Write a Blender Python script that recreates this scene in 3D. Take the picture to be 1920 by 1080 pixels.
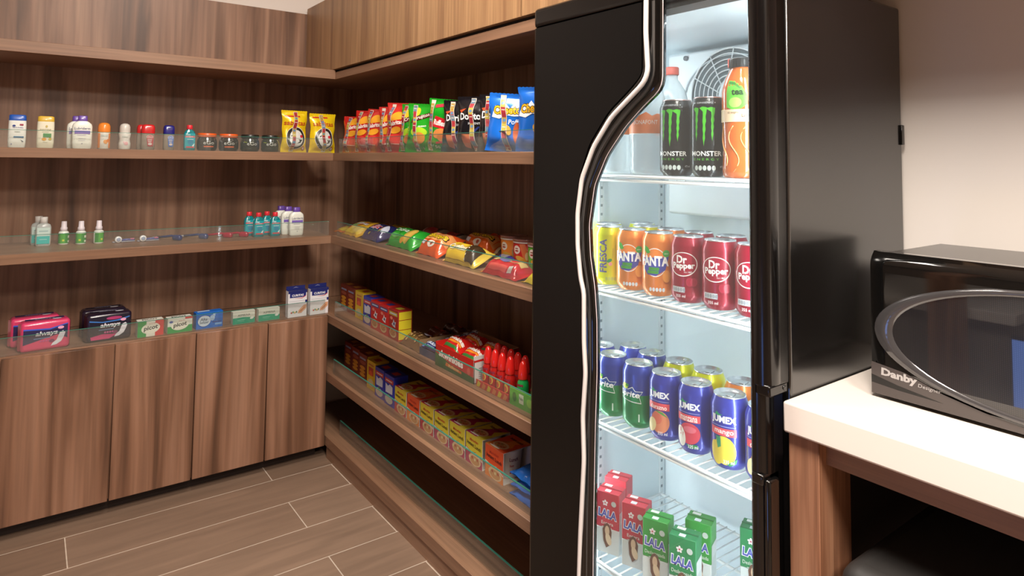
import bpy, bmesh, math, random
from mathutils import Vector, Matrix
for o in list(bpy.data.objects): bpy.data.objects.remove(o)
SC = bpy.context.scene
COL = SC.collection
PI = math.pi

# ---------------------------------------------------------------- camera
cam = bpy.data.objects.new('camera', bpy.data.cameras.new('camera'))
COL.objects.link(cam)
cam.data.sensor_width = 36.0
cam.data.lens = 1221.0 / 1920.0 * 36.0
cam.data.shift_y = -308.0 / 1920.0
cam.data.clip_start = 0.02
_r = Vector((0.8041192, -0.59434649, 0.01202311))
_f = Vector((0.59288516, 0.80328894, 0.05669279))
_u = _r.cross(_f)
cam.matrix_world = Matrix(((_r.x, _u.x, -_f.x, -0.9427), (_r.y, _u.y, -_f.y, -2.4373), (_r.z, _u.z, -_f.z, 1.1259), (0, 0, 0, 1)))
SC.camera = cam

# ---------------------------------------------------------------- view, world, room lights
SC.view_settings.view_transform = 'Standard'
SC.view_settings.look = 'None'
SC.view_settings.gamma = 1.0
SC.view_settings.use_curve_mapping = False
SC.view_settings.exposure = 0.45
W = bpy.data.worlds.new('world'); SC.world = W; W.use_nodes = True
W.node_tree.nodes['Background'].inputs[0].default_value = (1.0, 0.93, 0.85, 1)
W.node_tree.nodes['Background'].inputs[1].default_value = 0.15

def area(name, loc, sx, sy, power, color, aim=(0, 0, -1), spread=PI):
    l = bpy.data.lights.new(name, 'AREA'); l.shape = 'RECTANGLE'; l.size = sx; l.size_y = sy
    l.energy = power; l.color = color; l.spread = spread
    o = bpy.data.objects.new(name, l); COL.objects.link(o); o.location = loc
    o.rotation_euler = Vector(aim).to_track_quat('-Z', 'Y').to_euler()
    return o
WARM = (1.0, 0.915, 0.82)
LAMPS = [(-0.50, -1.20, 22), (-0.72, -2.35, 39), (-0.85, -3.6, 44)]
for (x, y, p) in LAMPS:
    area('ceiling_lamp', (x, y, 2.365), 0.48, 0.48, p, WARM)
COOL = (0.90, 0.97, 1.0)
area('cooler_lamp', (0.06, -1.585, 1.395), 0.40, 0.05, 0.6, COOL, (0.15, 0, -1))
area('cooler_lamp', (0.012, -1.345, 0.77), 0.02, 1.20, 2.1, COOL, (1, -0.45, 0))
area('cooler_lamp', (0.012, -1.838, 0.77), 0.02, 1.20, 2.1, COOL, (1, 0.45, 0))

# ---------------------------------------------------------------- helpers
def lin(h):
    h = h.lstrip('#'); c = [int(h[i:i+2], 16) / 255 for i in (0, 2, 4)]
    return tuple(v / 12.92 if v <= 0.04045 else ((v + 0.055) / 1.055) ** 2.4 for v in c) + (1.0,)
MATS = {}
def mat(h, rough=0.45, metal=0.0, coat=0.0, emit=0.0, spec=0.5):
    k = (h, rough, metal, coat, emit, spec)
    if k in MATS: return MATS[k]
    m = bpy.data.materials.new('paint_' + h.lstrip('#')); m.use_nodes = True
    b = m.node_tree.nodes['Principled BSDF']
    b.inputs['Base Color'].default_value = lin(h)
    b.inputs['Roughness'].default_value = rough
    b.inputs['Metallic'].default_value = metal
    b.inputs['Coat Weight'].default_value = coat
    b.inputs['Coat Roughness'].default_value = 0.05
    b.inputs['Specular IOR Level'].default_value = spec
    if emit:
        b.inputs['Emission Color'].default_value = lin(h); b.inputs['Emission Strength'].default_value = emit
    MATS[k] = m
    return m
def film(h, alpha, rough=0.05, name='clear_sheet'):
    """thin clear sheet: see-through with a Fresnel sheen and a slight tint"""
    k = (h, alpha, rough, name)
    if k in MATS: return MATS[k]
    m = bpy.data.materials.new(name); m.use_nodes = True; nt = m.node_tree; nt.nodes.clear()
    out = nt.nodes.new('ShaderNodeOutputMaterial'); mx = nt.nodes.new('ShaderNodeMixShader')
    mx2 = nt.nodes.new('ShaderNodeMixShader'); tr = nt.nodes.new('ShaderNodeBsdfTransparent')
    gl = nt.nodes.new('ShaderNodeBsdfGlossy'); df = nt.nodes.new('ShaderNodeBsdfDiffuse'); fr = nt.nodes.new('ShaderNodeFresnel')
    gl.inputs['Roughness'].default_value = rough; df.inputs['Color'].default_value = lin(h)
    tr.inputs['Color'].default_value = (0.97, 0.985, 0.975, 1)
    mx2.inputs[0].default_value = alpha
    ge = nt.nodes.new('ShaderNodeNewGeometry'); ma = nt.nodes.new('ShaderNodeMath'); ma.operation = 'MULTIPLY_ADD'
    ma.inputs[1].default_value = -(1.45 - 1/1.45); ma.inputs[2].default_value = 1.45
    L = nt.links.new
    L(ge.outputs['Backfacing'], ma.inputs[0]); L(ma.outputs[0], fr.inputs['IOR'])
    L(tr.outputs[0], mx2.inputs[1]); L(df.outputs[0], mx2.inputs[2]); L(mx2.outputs[0], mx.inputs[1])
    L(gl.outputs[0], mx.inputs[2]); L(fr.outputs[0], mx.inputs[0]); L(mx.outputs[0], out.inputs[0])
    MATS[k] = m
    return m
def wood(name, axis, cols, scale=1.0, rough=0.42, off=(0, 0, 0), cross=15.0):
    """laminate with long streaks along one axis"""
    m = bpy.data.materials.new(name); m.use_nodes = True; nt = m.node_tree; b = nt.nodes['Principled BSDF']
    N = nt.nodes.new; L = nt.links.new
    tc = N('ShaderNodeTexCoord'); mp = N('ShaderNodeMapping'); L(tc.outputs['Object'], mp.inputs[0])
    s = [cross * scale] * 3; s['XYZ'.index(axis)] = 0.8 * scale
    mp.inputs['Scale'].default_value = s; mp.inputs['Location'].default_value = off
    n1 = N('ShaderNodeTexNoise'); n1.inputs['Scale'].default_value = 1.0; n1.inputs['Detail'].default_value = 3; n1.inputs['Distortion'].default_value = 0.7
    L(mp.outputs[0], n1.inputs['Vector'])
    mp2 = N('ShaderNodeMapping'); L(tc.outputs['Object'], mp2.inputs[0])
    s2 = [90.0 * scale] * 3; s2['XYZ'.index(axis)] = 2.2 * scale
    mp2.inputs['Scale'].default_value = s2
    n2 = N('ShaderNodeTexNoise'); n2.inputs['Scale'].default_value = 1.0; n2.inputs['Detail'].default_value = 4
    L(mp2.outputs[0], n2.inputs['Vector'])
    cr = N('ShaderNodeValToRGB'); e = cr.color_ramp.elements
    e[0].position = 0.30; e[0].color = lin(cols[0]); e[1].position = 0.72; e[1].color = lin(cols[3])
    a = e.new(0.44); a.color = lin(cols[1]); a = e.new(0.56); a.color = lin(cols[2])
    L(n1.outputs[0], cr.inputs[0])
    mr = N('ShaderNodeMapRange'); mr.inputs[1].default_value = 0.3; mr.inputs[2].default_value = 0.7; mr.inputs[3].default_value = 0.80; mr.inputs[4].default_value = 1.12
    L(n2.outputs[0], mr.inputs[0])
    mu = N('ShaderNodeVectorMath'); mu.operation = 'SCALE'; L(cr.outputs[0], mu.inputs[0]); L(mr.outputs[0], mu.inputs['Scale'])
    L(mu.outputs[0], b.inputs['Base Color'])
    b.inputs['Roughness'].default_value = rough
    return m

class MB:
    """collects shapes, then becomes ONE mesh object"""
    def __init__(s): s.bm = bmesh.new(); s.mats = []
    def mi(s, m):
        if m not in s.mats: s.mats.append(m)
        return s.mats.index(m)
    def add(s, verts, faces, m, smooth=False):
        vs = [s.bm.verts.new(v) for v in verts]; i = s.mi(m)
        for f in faces:
            try: fc = s.bm.faces.new([vs[k] for k in f])
            except ValueError: continue
            fc.material_index = i; fc.smooth = smooth
        return s
    def box(s, x0, y0, z0, x1, y1, z1, m, bev=0.0, seg=2):
        b = bmesh.new(); bmesh.ops.create_cube(b, size=1.0)
        for v in b.verts:
            v.co = Vector(((x0+x1)/2 + v.co.x*(x1-x0), (y0+y1)/2 + v.co.y*(y1-y0), (z0+z1)/2 + v.co.z*(z1-z0)))
        if bev: bmesh.ops.bevel(b, geom=b.edges[:], offset=bev, segments=seg, profile=0.5, affect='EDGES')
        return s.join(b, m, 'edges' if bev else False)
    def join(s, b, m, smooth=False, fn=None):
        i = s.mi(m) if m else None; mp = {}
        for v in b.verts: mp[v] = s.bm.verts.new(fn(v.co) if fn else v.co)
        for f in b.faces:
            try: nf = s.bm.faces.new([mp[v] for v in f.verts])
            except ValueError: continue
            if smooth == 'edges': f.normal_update(); nf.smooth = max(abs(q) for q in f.normal) < 0.999
            else: nf.smooth = smooth
            nf.material_index = i if i is not None else f.material_index
        b.free(); return s
    def lathe(s, prof, m, n=32, c=(0, 0, 0), caps=True, sx=1.0, sy=1.0):
        vs = []; fs = []
        for r, z in prof:
            for k in range(n):
                a = 2*PI*k/n; vs.append((c[0] + r*math.cos(a)*sx, c[1] + r*math.sin(a)*sy, c[2] + z))
        for j in range(len(prof)-1):
            for k in range(n):
                k2 = (k+1) % n; fs.append((j*n+k, j*n+k2, (j+1)*n+k2, (j+1)*n+k))
        if caps: fs.append(tuple(range(n))[::-1]); fs.append(tuple((len(prof)-1)*n+k for k in range(n)))
        return s.add(vs, fs, m, True)
    def tube(s, pts, r, m, n=8, closed=False):
        pts = [Vector(p) for p in pts]; vs = []; fs = []; L = len(pts)
        for i, p in enumerate(pts):
            a = pts[(i-1) % L] if (i > 0 or closed) else p; b_ = pts[(i+1) % L] if (i < L-1 or closed) else p
            t = (b_-a).normalized(); up = Vector((0, 0, 1)) if abs(t.z) < 0.9 else Vector((1, 0, 0))
            u = t.cross(up).normalized(); w = t.cross(u)
            for k in range(n):
                q = 2*PI*k/n; vs.append(p + (u*math.cos(q) + w*math.sin(q))*r)
        for i in range(L if closed else L-1):
            for k in range(n):
                k2 = (k+1) % n; i2 = (i+1) % L
                fs.append((i*n+k, i*n+k2, i2*n+k2, i2*n+k))
        if not closed: fs.append(tuple(range(n))); fs.append(tuple((L-1)*n+k for k in range(n)))
        return s.add(vs, fs, m, True)
    def grid(s, rows, m, smooth=True, cyc=False):
        """rows of points joined into a skin"""
        n = len(rows[0]); vs = [p for r in rows for p in r]; fs = []
        for j in range(len(rows)-1):
            for k in range(n if cyc else n-1):
                k2 = (k+1) % n; fs.append((j*n+k, j*n+k2, (j+1)*n+k2, (j+1)*n+k))
        return s.add(vs, fs, m, smooth)
    def build(s, name, parent=None, loc=(0, 0, 0), rotz=0.0, normals=True):
        if normals: bmesh.ops.recalc_face_normals(s.bm, faces=s.bm.faces[:])
        me = bpy.data.meshes.new(name); s.bm.to_mesh(me); s.bm.free()
        for m in s.mats: me.materials.append(m)
        o = bpy.data.objects.new(name, me); COL.objects.link(o)
        o.location = loc; o.rotation_euler = (0, 0, rotz)
        if parent: o.parent = parent
        return o
def tag(o, label, cat, group=None):
    o['label'] = label; o['category'] = cat
    if group: o['group'] = group
    return o
def thing(name, label, cat, loc=(0, 0, 0), rotz=0.0, group=None):
    o = bpy.data.objects.new(name, None); COL.objects.link(o); o.empty_display_size = 0.05
    o.location = loc; o.rotation_euler = (0, 0, rotz)
    return tag(o, label, cat, group)
def struct(o): o['kind'] = 'structure'; return o
def dup(root, loc, rotz, label, group=None):
    r = root.copy(); COL.objects.link(r); r.location = loc; r.rotation_euler = (0, 0, rotz); r['label'] = label
    if group: r['group'] = group
    for ch in list(root.children):
        c = ch.copy(); COL.objects.link(c); c.parent = r
        for g in list(ch.children):
            d = g.copy(); COL.objects.link(d); d.parent = c
    return r

# printed artwork: polygons and lettering laid on a surface through a mapping (u, v, height) -> point
TXT = {}
def text_bm(t, bold, shear):
    k = (t, bold, shear)
    if k not in TXT:
        c = bpy.data.curves.new('lettering', 'FONT'); c.body = t; c.size = 1.0; c.offset = bold; c.shear = shear
        c.resolution_u = 2; c.align_x = 'CENTER'
        o = bpy.data.objects.new('lettering', c); COL.objects.link(o)
        dg = bpy.context.evaluated_depsgraph_get(); me = bpy.data.meshes.new_from_object(o.evaluated_get(dg))
        bpy.data.objects.remove(o); TXT[k] = me
    b = bmesh.new(); b.from_mesh(TXT[k])
    if b.verts:
        xs = [v.co.x for v in b.verts]; ys = [v.co.y for v in b.verts]; x0, x1, y0, y1 = min(xs), max(xs), min(ys), max(ys)
        for v in b.verts: v.co = Vector(((v.co.x-(x0+x1)/2)/max(x1-x0, 1e-6), (v.co.y-(y0+y1)/2)/max(y1-y0, 1e-6), 0))
    return b
class Print:
    def __init__(s, fmap, step=None, h0=0.0003, rough=0.4, metal=0.0):
        s.f = fmap; s.step = step; s.h = h0; s.mb = MB(); s.rough = rough; s.metal = metal
    def _put(s, b, h):
        if s.step and b.verts:
            for ax in (0, 1):
                lo = min(v.co[ax] for v in b.verts); hi = max(v.co[ax] for v in b.verts)
                k = math.ceil(lo/s.step)
                while k*s.step < hi:
                    co = [0, 0, 0]; no = [0, 0, 0]; co[ax] = k*s.step; no[ax] = 1
                    bmesh.ops.bisect_plane(b, geom=b.verts[:]+b.edges[:]+b.faces[:], plane_co=co, plane_no=no, dist=1e-7); k += 1
        hh = s.h
        s.mb.join(b, mat(h, s.rough, s.metal) if isinstance(h, str) else h, True, lambda c: s.f(c.x, c.y, hh)); s.h += 0.00012
        return s
    def poly(s, pts, h):
        b = bmesh.new(); vs = [b.verts.new((p[0], p[1], 0)) for p in pts]; f = b.faces.new(vs)
        bmesh.ops.triangulate(b, faces=[f]); return s._put(b, h)
    def rect(s, u0, v0, u1, v1, h): return s.poly([(u0, v0), (u1, v0), (u1, v1), (u0, v1)], h)
    def oval(s, u, v, a, c, h, n=28, tilt=0.0):
        ct, st = math.cos(tilt), math.sin(tilt)
        return s.poly([(u + a*math.cos(2*PI*k/n)*ct - c*math.sin(2*PI*k/n)*st, v + a*math.cos(2*PI*k/n)*st + c*math.sin(2*PI*k/n)*ct) for k in range(n)], h)
    def text(s, t, u, v, w, hgt, h, bold=0.012, shear=0.0, rot=0.0):
        b = text_bm(t, bold, shear); c, q = math.cos(rot), math.sin(rot)
        for x in b.verts:
            a, d = x.co.x*w, x.co.y*hgt; x.co = Vector((u + a*c - d*q, v + a*q + d*c, 0))
        return s._put(b, h)
    def build(s, parent, name='printed_label'):
        return s.mb.build(name, parent, normals=False)
def flat_map(y=0.0, z=0.0, x=0.0):            # front face, looking along -Y
    return lambda u, v, h: Vector((x+u, y-h, z+v))
def cyl_map(r, z=0.0, rf=None):
    def f(u, v, h):
        R_ = (rf(v) if rf else r) + h; a = u/r
        return Vector((R_*math.sin(a), -R_*math.cos(a), z+v))
    return f
def side_map(x, z=0.0):                       # right-hand end face (+X side)
    return lambda u, v, h: Vector((x+h, u, z+v))
def lside_map(x, z=0.0):
    return lambda u, v, h: Vector((x-h, -u, z+v))
def top_map(z):
    return lambda u, v, h: Vector((u, v, z+h))

# ---------------------------------------------------------------- materials of the room
WD = ('#5a4032', '#7d5b46', '#94705a', '#a8846b')
M_backp = wood('walnut_laminate_upright', 'Z', WD)
M_door = wood('walnut_laminate_door', 'Z', ('#583c2b', '#7d5842', '#976f57', '#a88068'), off=(3, 1, 0))
M_upper = wood('walnut_laminate_upper', 'Z', ('#8a6546', '#9a7552', '#a6805a', '#b38c66'), 1.5, off=(7, 2, 0))
M_edgeX = wood('walnut_edge_long', 'X', ('#83604a', '#8b6850', '#927058', '#9a7860'), 1.6, cross=3.0)
M_edgeY = wood('walnut_edge_deep', 'Y', ('#83604a', '#8b6850', '#927058', '#9a7860'), 1.6, cross=3.0)
M_leg = wood('walnut_post', 'Z', ('#6e4530', '#8f6248', '#a5765a', '#b58869'), 2.2)
M_wall = mat('#e9e1da', 0.85); M_ceil = mat('#dcd6cf', 0.9)
def floor_material():
    m = bpy.data.materials.new('wood_look_tiles'); m.use_nodes = True; nt = m.node_tree; b = nt.nodes['Principled BSDF']
    N = nt.nodes.new; L = nt.links.new
    tc = N('ShaderNodeTexCoord'); mp = N('ShaderNodeMapping'); L(tc.outputs['Object'], mp.inputs[0])
    mp.inputs['Location'].default_value = (0.0, 0.063, 0)
    br = N('ShaderNodeTexBrick'); L(mp.outputs[0], br.inputs['Vector'])
    br.offset = 0.2623; br.offset_frequency = 2; br.squash = 1.0
    br.inputs['Scale'].default_value = 1.0; br.inputs['Brick Width'].default_value = 0.812; br.inputs['Row Height'].default_value = 0.1785
    br.inputs['Mortar Size'].default_value = 0.0016; br.inputs['Mortar Smooth'].default_value = 0.1; br.inputs['Bias'].default_value = 0.0
    br.inputs['Color1'].default_value = lin('#786150'); br.inputs['Color2'].default_value = lin('#907866'); br.inputs['Mortar'].default_value = lin('#cfc0b0')
    mp2 = N('ShaderNodeMapping'); L(tc.outputs['Object'], mp2.inputs[0]); mp2.inputs['Scale'].default_value = (3.0, 28.0, 1)
    n = N('ShaderNodeTexNoise'); n.inputs['Detail'].default_value = 6; n.inputs['Scale'].default_value = 1.0; n.inputs['Distortion'].default_value = 0.6
    L(mp2.outputs[0], n.inputs['Vector'])
    mr = N('ShaderNodeMapRange'); mr.inputs[1].default_value = 0.3; mr.inputs[2].default_value = 0.7; mr.inputs[3].default_value = 0.82; mr.inputs[4].default_value = 1.1
    L(n.outputs[0], mr.inputs[0])
    mu = N('ShaderNodeVectorMath'); mu.operation = 'SCALE'; L(br.outputs['Color'], mu.inputs[0]); L(mr.outputs[0], mu.inputs['Scale'])
    L(mu.outputs[0], b.inputs['Base Color']); b.inputs['Roughness'].default_value = 0.45
    return m

# ---------------------------------------------------------------- the room
def plane_box(name, x0, y0, z0, x1, y1, z1, m): return struct(MB().box(x0, y0, z0, x1, y1, z1, m).build(name))
plane_box('floor', -3.4, -4.6, -0.05, 0.42, 0.42, 0.0, floor_material())
plane_box('ceiling', -3.4, -4.6, 2.40, 0.42, 0.42, 2.45, M_ceil)
plane_box('wall_back', -3.4, 0.345, 0.0, 0.42, 0.42, 2.40, M_wall)
plane_box('wall_right', 0.412, -4.6, 0.0, 0.48, 0.345, 2.40, M_wall)
plane_box('wall_left', -3.48, -4.6, 0.0, -3.40, 0.42, 2.40, mat('#7c6a5c', 0.8))
plane_box('wall_front', -3.4, -4.68, 0.0, 0.48, -4.6, 2.40, mat('#8c7a6a', 0.8))

# shelf heights (top surfaces), metres
Z1, Z2, Z3, Z4, Z5 = 1.1475, 0.831, 0.529, 0.313, 0.080
TH = 0.030
XL = -1.30        # far left end of the left run
YB = 0.325        # back panel of the left run
XB = 0.330        # back panel of the right run
YF = -1.262       # where the right run meets the cooler
# back panels
tag(MB().box(-1.045, YB, 0.53, XB+0.02, YB+0.018, 1.745, M_backp).build('back_panel'), 'tall walnut back panel behind the toiletries shelves', 'panel')
tag(MB().box(XB, YF, 0.0, XB+0.018, YB, 1.44, M_backp).build('back_panel'), 'dark walnut back panel behind the snack shelves', 'panel')
GL = film('#c8cec8', 0.05, 0.03, 'shelf_glass'); GE = mat('#3f8070', 0.15)
def guard(mb_x, pts, z0, z1, parent, t=0.005):
    """upright glass strip along a shelf front; pts = (x0,y0,x1,y1)"""
    x0, y0, x1, y1 = pts
    o = MB().box(x0, y0, z0, x1, y1, z1-0.0012, GL).build('glass_guard', parent)
    MB().box(x0, y0, z1-0.0012, x1, y1, z1, GE).build('glass_edge', o)
    return o
def shelf_left(z, label, glass=True):
    t = thing('wall_shelf', label, 'shelf')
    MB().box(XL, 0.0, z-TH, 0.0, YB, z, M_edgeX, 0.001, 1).build('board', t)
    if glass: guard(None, (XL, 0.014, -0.004, 0.019), z, z+0.054, t)
    return t
def shelf_right(z, label, y1=YB, x0=0.0, glass=True, gz=0.054, gx=0.014, zb=None):
    t = thing('wall_shelf', label, 'shelf')
    MB().box(x0, YF, (z-TH) if zb is None else zb, XB, y1, z, M_edgeY, 0.001, 1).build('board', t)
    if glass: guard(None, (gx, YF, gx+0.005, -0.02), z, z+gz, t)
    return t
shelf_left(Z1, 'wooden wall shelf holding shampoo, deodorants, hair gel jars and yellow chip bags')
shelf_left(Z2, 'wooden wall shelf holding sanitizer, green sprays, razors and mouthwash')
t = thing('worktop', 'wooden worktop of the base cabinets under sanitary pads and medicine boxes', 'worktop')
MB().box(XL, 0.018, Z3-TH, -0.001, YB, Z3, M_edgeX, 0.001, 1).build('board', t)
MB().box(XL, 0.030, Z3, -0.004, 0.035, Z3+0.0528, GL).build('glass_guard', t)
MB().box(XL, 0.030, Z3+0.0528, -0.004, 0.035, Z3+0.054, GE).build('glass_edge', t)
shelf_right(Z1, 'wooden wall shelf filled with red, green, black and blue chip bags', 0.0)
shelf_right(Z2, 'wooden wall shelf with cookies, bars and small chip tubs', 0.0)
shelf_right(Z3, 'wooden wall shelf with cereal boxes, red candy display and red bottles', YB)
shelf_right(Z4, 'wooden wall shelf with instant noodle cups', YB)
shelf_right(Z5, 'empty bottom shelf board close to the floor', YB, gx=0.046, zb=0.045)
# top shelves (lips) and upper cabinets
tag(MB().box(XL, 0.0, 1.434, 0.0, YB, 1.470, M_edgeX, 0.001, 1).build('wall_shelf'), 'topmost empty wooden shelf over the toiletries', 'shelf')
tag(MB().box(0.0, YF, 1.434, XB, YB, 1.462, M_edgeY, 0.001, 1).build('wall_shelf'), 'topmost wooden shelf board beneath the upper cabinet', 'shelf')
t = thing('upper_cabinet', 'long walnut upper cabinet above the snack shelves and cooler', 'cabinet')
MB().box(0.012, -1.90, 1.478, 0.41, YB, 1.768, M_upper).build('body', t)
MB().box(0.010, YF, 1.462, 0.30, YB, 1.478, mat('#1c1410', 0.7)).build('shadow_gap', t)
for y0, y1 in ((-1.20, YB), (-1.90, -1.203)):
    MB().box(-0.008, y0, 1.472, 0.010, y1, 1.768, M_upper, 0.0008, 1).build('door', t)
t = thing('upper_cabinet', 'unseen upper cabinet added over the cream counter to shade the wall', 'cabinet')
MB().box(0.012, -3.4, 1.60, 0.41, -1.903, 2.10, M_upper).build('body', t)  # added out of view; its height sets the shadow edge on the wall
for y0, y1 in ((-2.65, -1.903), (-3.4, -2.653)): MB().box(-0.008, y0, 1.595, 0.010, y1, 2.10, M_upper, 0.0008, 1).build('door', t)
# base cabinets
t = thing('base_cabinet', 'low walnut base cabinet with flat doors under the worktop', 'cabinet')
MB().box(XL, 0.020, 0.045, -0.001, YB, Z3-TH, M_door).build('carcass', t)
MB().box(XL, 0.055, 0.0, -0.02, 0.075, 0.045, mat('#2a1c14', 0.6)).build('toe_kick', t)
XD = [-0.987, -0.700, -0.4625, -0.2245, -0.002]
for a, b in zip(XD[:-1], XD[1:]):
    MB().box(a+0.002, 0.0, 0.045, b-0.002, 0.018, Z3-0.003, M_door, 0.0012, 1).build('door', t)
MB().box(XL, 0.010, 0.045, XD[0]-0.002, 0.019, Z3-TH-0.004, M_door, 0.001, 1).build('filler_panel', t)
# end panel of left cabinet seen beside the lower snack shelves and plinth of right run
tag(MB().box(0.004, YF, 0.0, 0.022, 0.0, 0.045, M_edgeY).build('plinth'), 'narrow dark wooden plinth under the bottom snack shelf', 'plinth')

# ---------------------------------------------------------------- beverage cooler
BLK = mat('#0d0b0b', 0.20, 0, 0.2); PAN = mat('#0a0909', 0.34, 0, 0.0, 0.0, 0.3); BLKG = mat('#0a0a0a', 0.08, 0, 0.6)
def satin_black():
    m = bpy.data.materials.new('satin_black_steel'); m.use_nodes = True; b = m.node_tree.nodes['Principled BSDF']
    b.inputs['Base Color'].default_value = lin('#151312'); b.inputs['Roughness'].default_value = 0.17; b.inputs['IOR'].default_value = 1.75
    b.inputs['Specular IOR Level'].default_value = 0.8
    return m
SAT = satin_black(); LIN = mat('#dce8ee', 0.4)
CO = thing('beverage_cooler', 'tall black glass-door drinks cooler between shelves and counter', 'cooler')
YL, YR, ZT = -1.268, -1.877, 1.43
m = MB()
m.box(0.006, YR, 0.03, 0.402, -1.857, ZT, SAT, 0.004, 2); m.box(0.006, -1.310, 0.03, 0.402, YL, ZT, SAT, 0.004, 2)
m.box(0.006, -1.857, 1.413, 0.402, -1.310, ZT, SAT); m.box(0.006, -1.857, 0.03, 0.402, -1.310, 0.12, SAT); m.box(0.385, -1.857, 0.12, 0.402, -1.310, 1.413, SAT)
m.build('cabinet_body', CO)
m = MB()
m.box(0.006, -1.325, 0.12, 0.385, -1.310, 1.413, LIN); m.box(0.006, -1.857, 0.12, 0.385, -1.847, 1.413, LIN)
m.box(0.365, -1.847, 0.12, 0.385, -1.325, 1.413, LIN); m.box(0.006, -1.847, 0.12, 0.365, -1.325, 0.135, LIN); m.box(0.006, -1.847, 1.400, 0.365, -1.325, 1.413, LIN)
m.build('liner', CO)
for y in (-1.45, -1.82):
    MB().lathe([(0.02, 0.0), (0.02, 0.01), (0.008, 0.012), (0.008, 0.03)], BLK, 16, (0.05, y, 0)).build('foot', CO)
    MB().lathe([(0.02, 0.0), (0.02, 0.01), (0.008, 0.012), (0.008, 0.03)], BLK, 16, (0.36, y, 0)).build('foot', CO)
def interp(tab, z):
    tab = sorted(tab, key=lambda p: p[1])
    if z <= tab[0][1]: return tab[0][0]
    if z >= tab[-1][1]: return tab[-1][0]
    for (a, za), (b, zb) in zip(tab, tab[1:]):
        if za <= z <= zb: return a + (b-a)*(z-za)/max(zb-za, 1e-6)
INN = [(-1.672, 1.43), (-1.671, 1.272), (-1.663, 1.253), (-1.628, 1.230), (-1.581, 1.192), (-1.532, 1.138), (-1.499, 1.080), (-1.484, 1.002), (-1.488, 0.94), (-1.501, 0.881), (-1.507, 0.82), (-1.508, 0.72), (-1.504, 0.618), (-1.502, 0.518), (-1.500, 0.418), (-1.498, 0.1)]
OUT = [(-1.625, 1.43), (-1.625, 1.286), (-1.601, 1.266), (-1.539, 1.222), (-1.487, 1.161), (-1.457, 1.092), (-1.446, 1.021), (-1.450, 0.936), (-1.465, 0.875), (-1.470, 0.772), (-1.471, 0.648), (-1.467, 0.504), (-1.463, 0.1)]
REFL = [(-1.641, 1.43), (-1.640, 1.362), (-1.645, 1.290), (-1.636, 1.270), (-1.615, 1.255), (-1.553, 1.211), (-1.505, 1.155), (-1.472, 1.092), (-1.460, 1.022), (-1.461, 0.958), (-1.470, 0.896), (-1.480, 0.868), (-1.481, 0.774), (-1.486, 0.714), (-1.479, 0.63), (-1.483, 0.55), (-1.474, 0.406), (-1.471, 0.325), (-1.471, 0.1)]
def smooth_tab(tab, z): return sum(interp(tab, z+d) for d in (-0.008, -0.004, 0, 0.004, 0.008))/5
Zs = [0.12 + (1.42-0.12)*i/150 for i in range(151)]
m = MB(); rows = []
for z in Zs:
    yo = smooth_tab(OUT, z); rows.append([(0, -1.303, z), (-0.040, -1.303, z), (-0.047, -1.306, z), (-0.050, -1.313, z), (-0.050, yo, z), (-0.037, yo, z), (-0.037, -1.36, z), (0, -1.345, z)])
m.grid(rows, PAN, False, True)
m.box(-0.050, -1.870, 1.42, 0.0, -1.303, 1.466, BLK, 0.010, 3); m.box(-0.050, -1.870, 0.04, 0.0, -1.303, 0.12, BLK, 0.006, 3)
def rail(z0, z1, ys):
    pr = [(0, -1.840), (-0.042, -1.840), (-0.047, -1.843), (-0.050, -1.848), (-0.050, ys+0.012), (-0.047, ys+0.005), (-0.041, ys+0.001), (-0.034, ys), (0, ys)]
    m.grid([[(x, y, z) for x, y in pr] for z in (z0, z1)], BLK, True, True)
rail(0.795, 1.44, -1.876); rail(0.06, 0.795, -1.866)
m.box(-0.050, -1.8765, 0.780, -0.002, -1.85, 0.797, BLK, 0.003, 2)
m.build('door_frame', CO)
m = MB(); rows = []
for z in Zs:
    yo, yi = smooth_tab(OUT, z), smooth_tab(INN, z); w = yi-yo
    rows.append([(-0.045, yo+0.0004, z), (-0.052, yo+0.10*w, z), (-0.056, yo+0.25*w, z), (-0.052, yo+0.42*w, z), (-0.049, yo+0.55*w, z), (-0.053, yo+0.70*w, z), (-0.054, yo+0.85*w, z), (-0.049, yo+0.95*w, z), (-0.044, yi, z), (-0.037, yi, z), (-0.037, yo, z)])
m.grid(rows, BLKG, True, True); TR = m.build('door_trim', CO)
m = MB(); m.tube([(-0.0455, smooth_tab(INN, z)+0.0006, z) for z in Zs], 0.0009, mat('#d8c4c4', 0.5), 6); m.build('gasket_edge', TR)
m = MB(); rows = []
REFLM = mat('#e2d8d2', 0.5, 0, 0, 0.12)  # reflected lamp strip on the trim, drawn as a faintly glowing ribbon
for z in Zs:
    yl = smooth_tab(REFL, z); dy = (smooth_tab(REFL, z-0.006)-smooth_tab(REFL, z+0.006))/0.012; k = math.sqrt(1+dy*dy); h = 0.0040*k
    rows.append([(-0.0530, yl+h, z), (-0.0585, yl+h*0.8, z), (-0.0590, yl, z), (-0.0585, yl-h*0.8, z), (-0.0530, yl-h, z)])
m.grid(rows, REFLM, True, True); LS = m.build('strip_reflection', CO)
MB().box(0.393, -1.881, 1.165, 0.4035, -1.8765, 1.203, BLK, 0.001, 1).build('rear_clip', CO)
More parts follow.
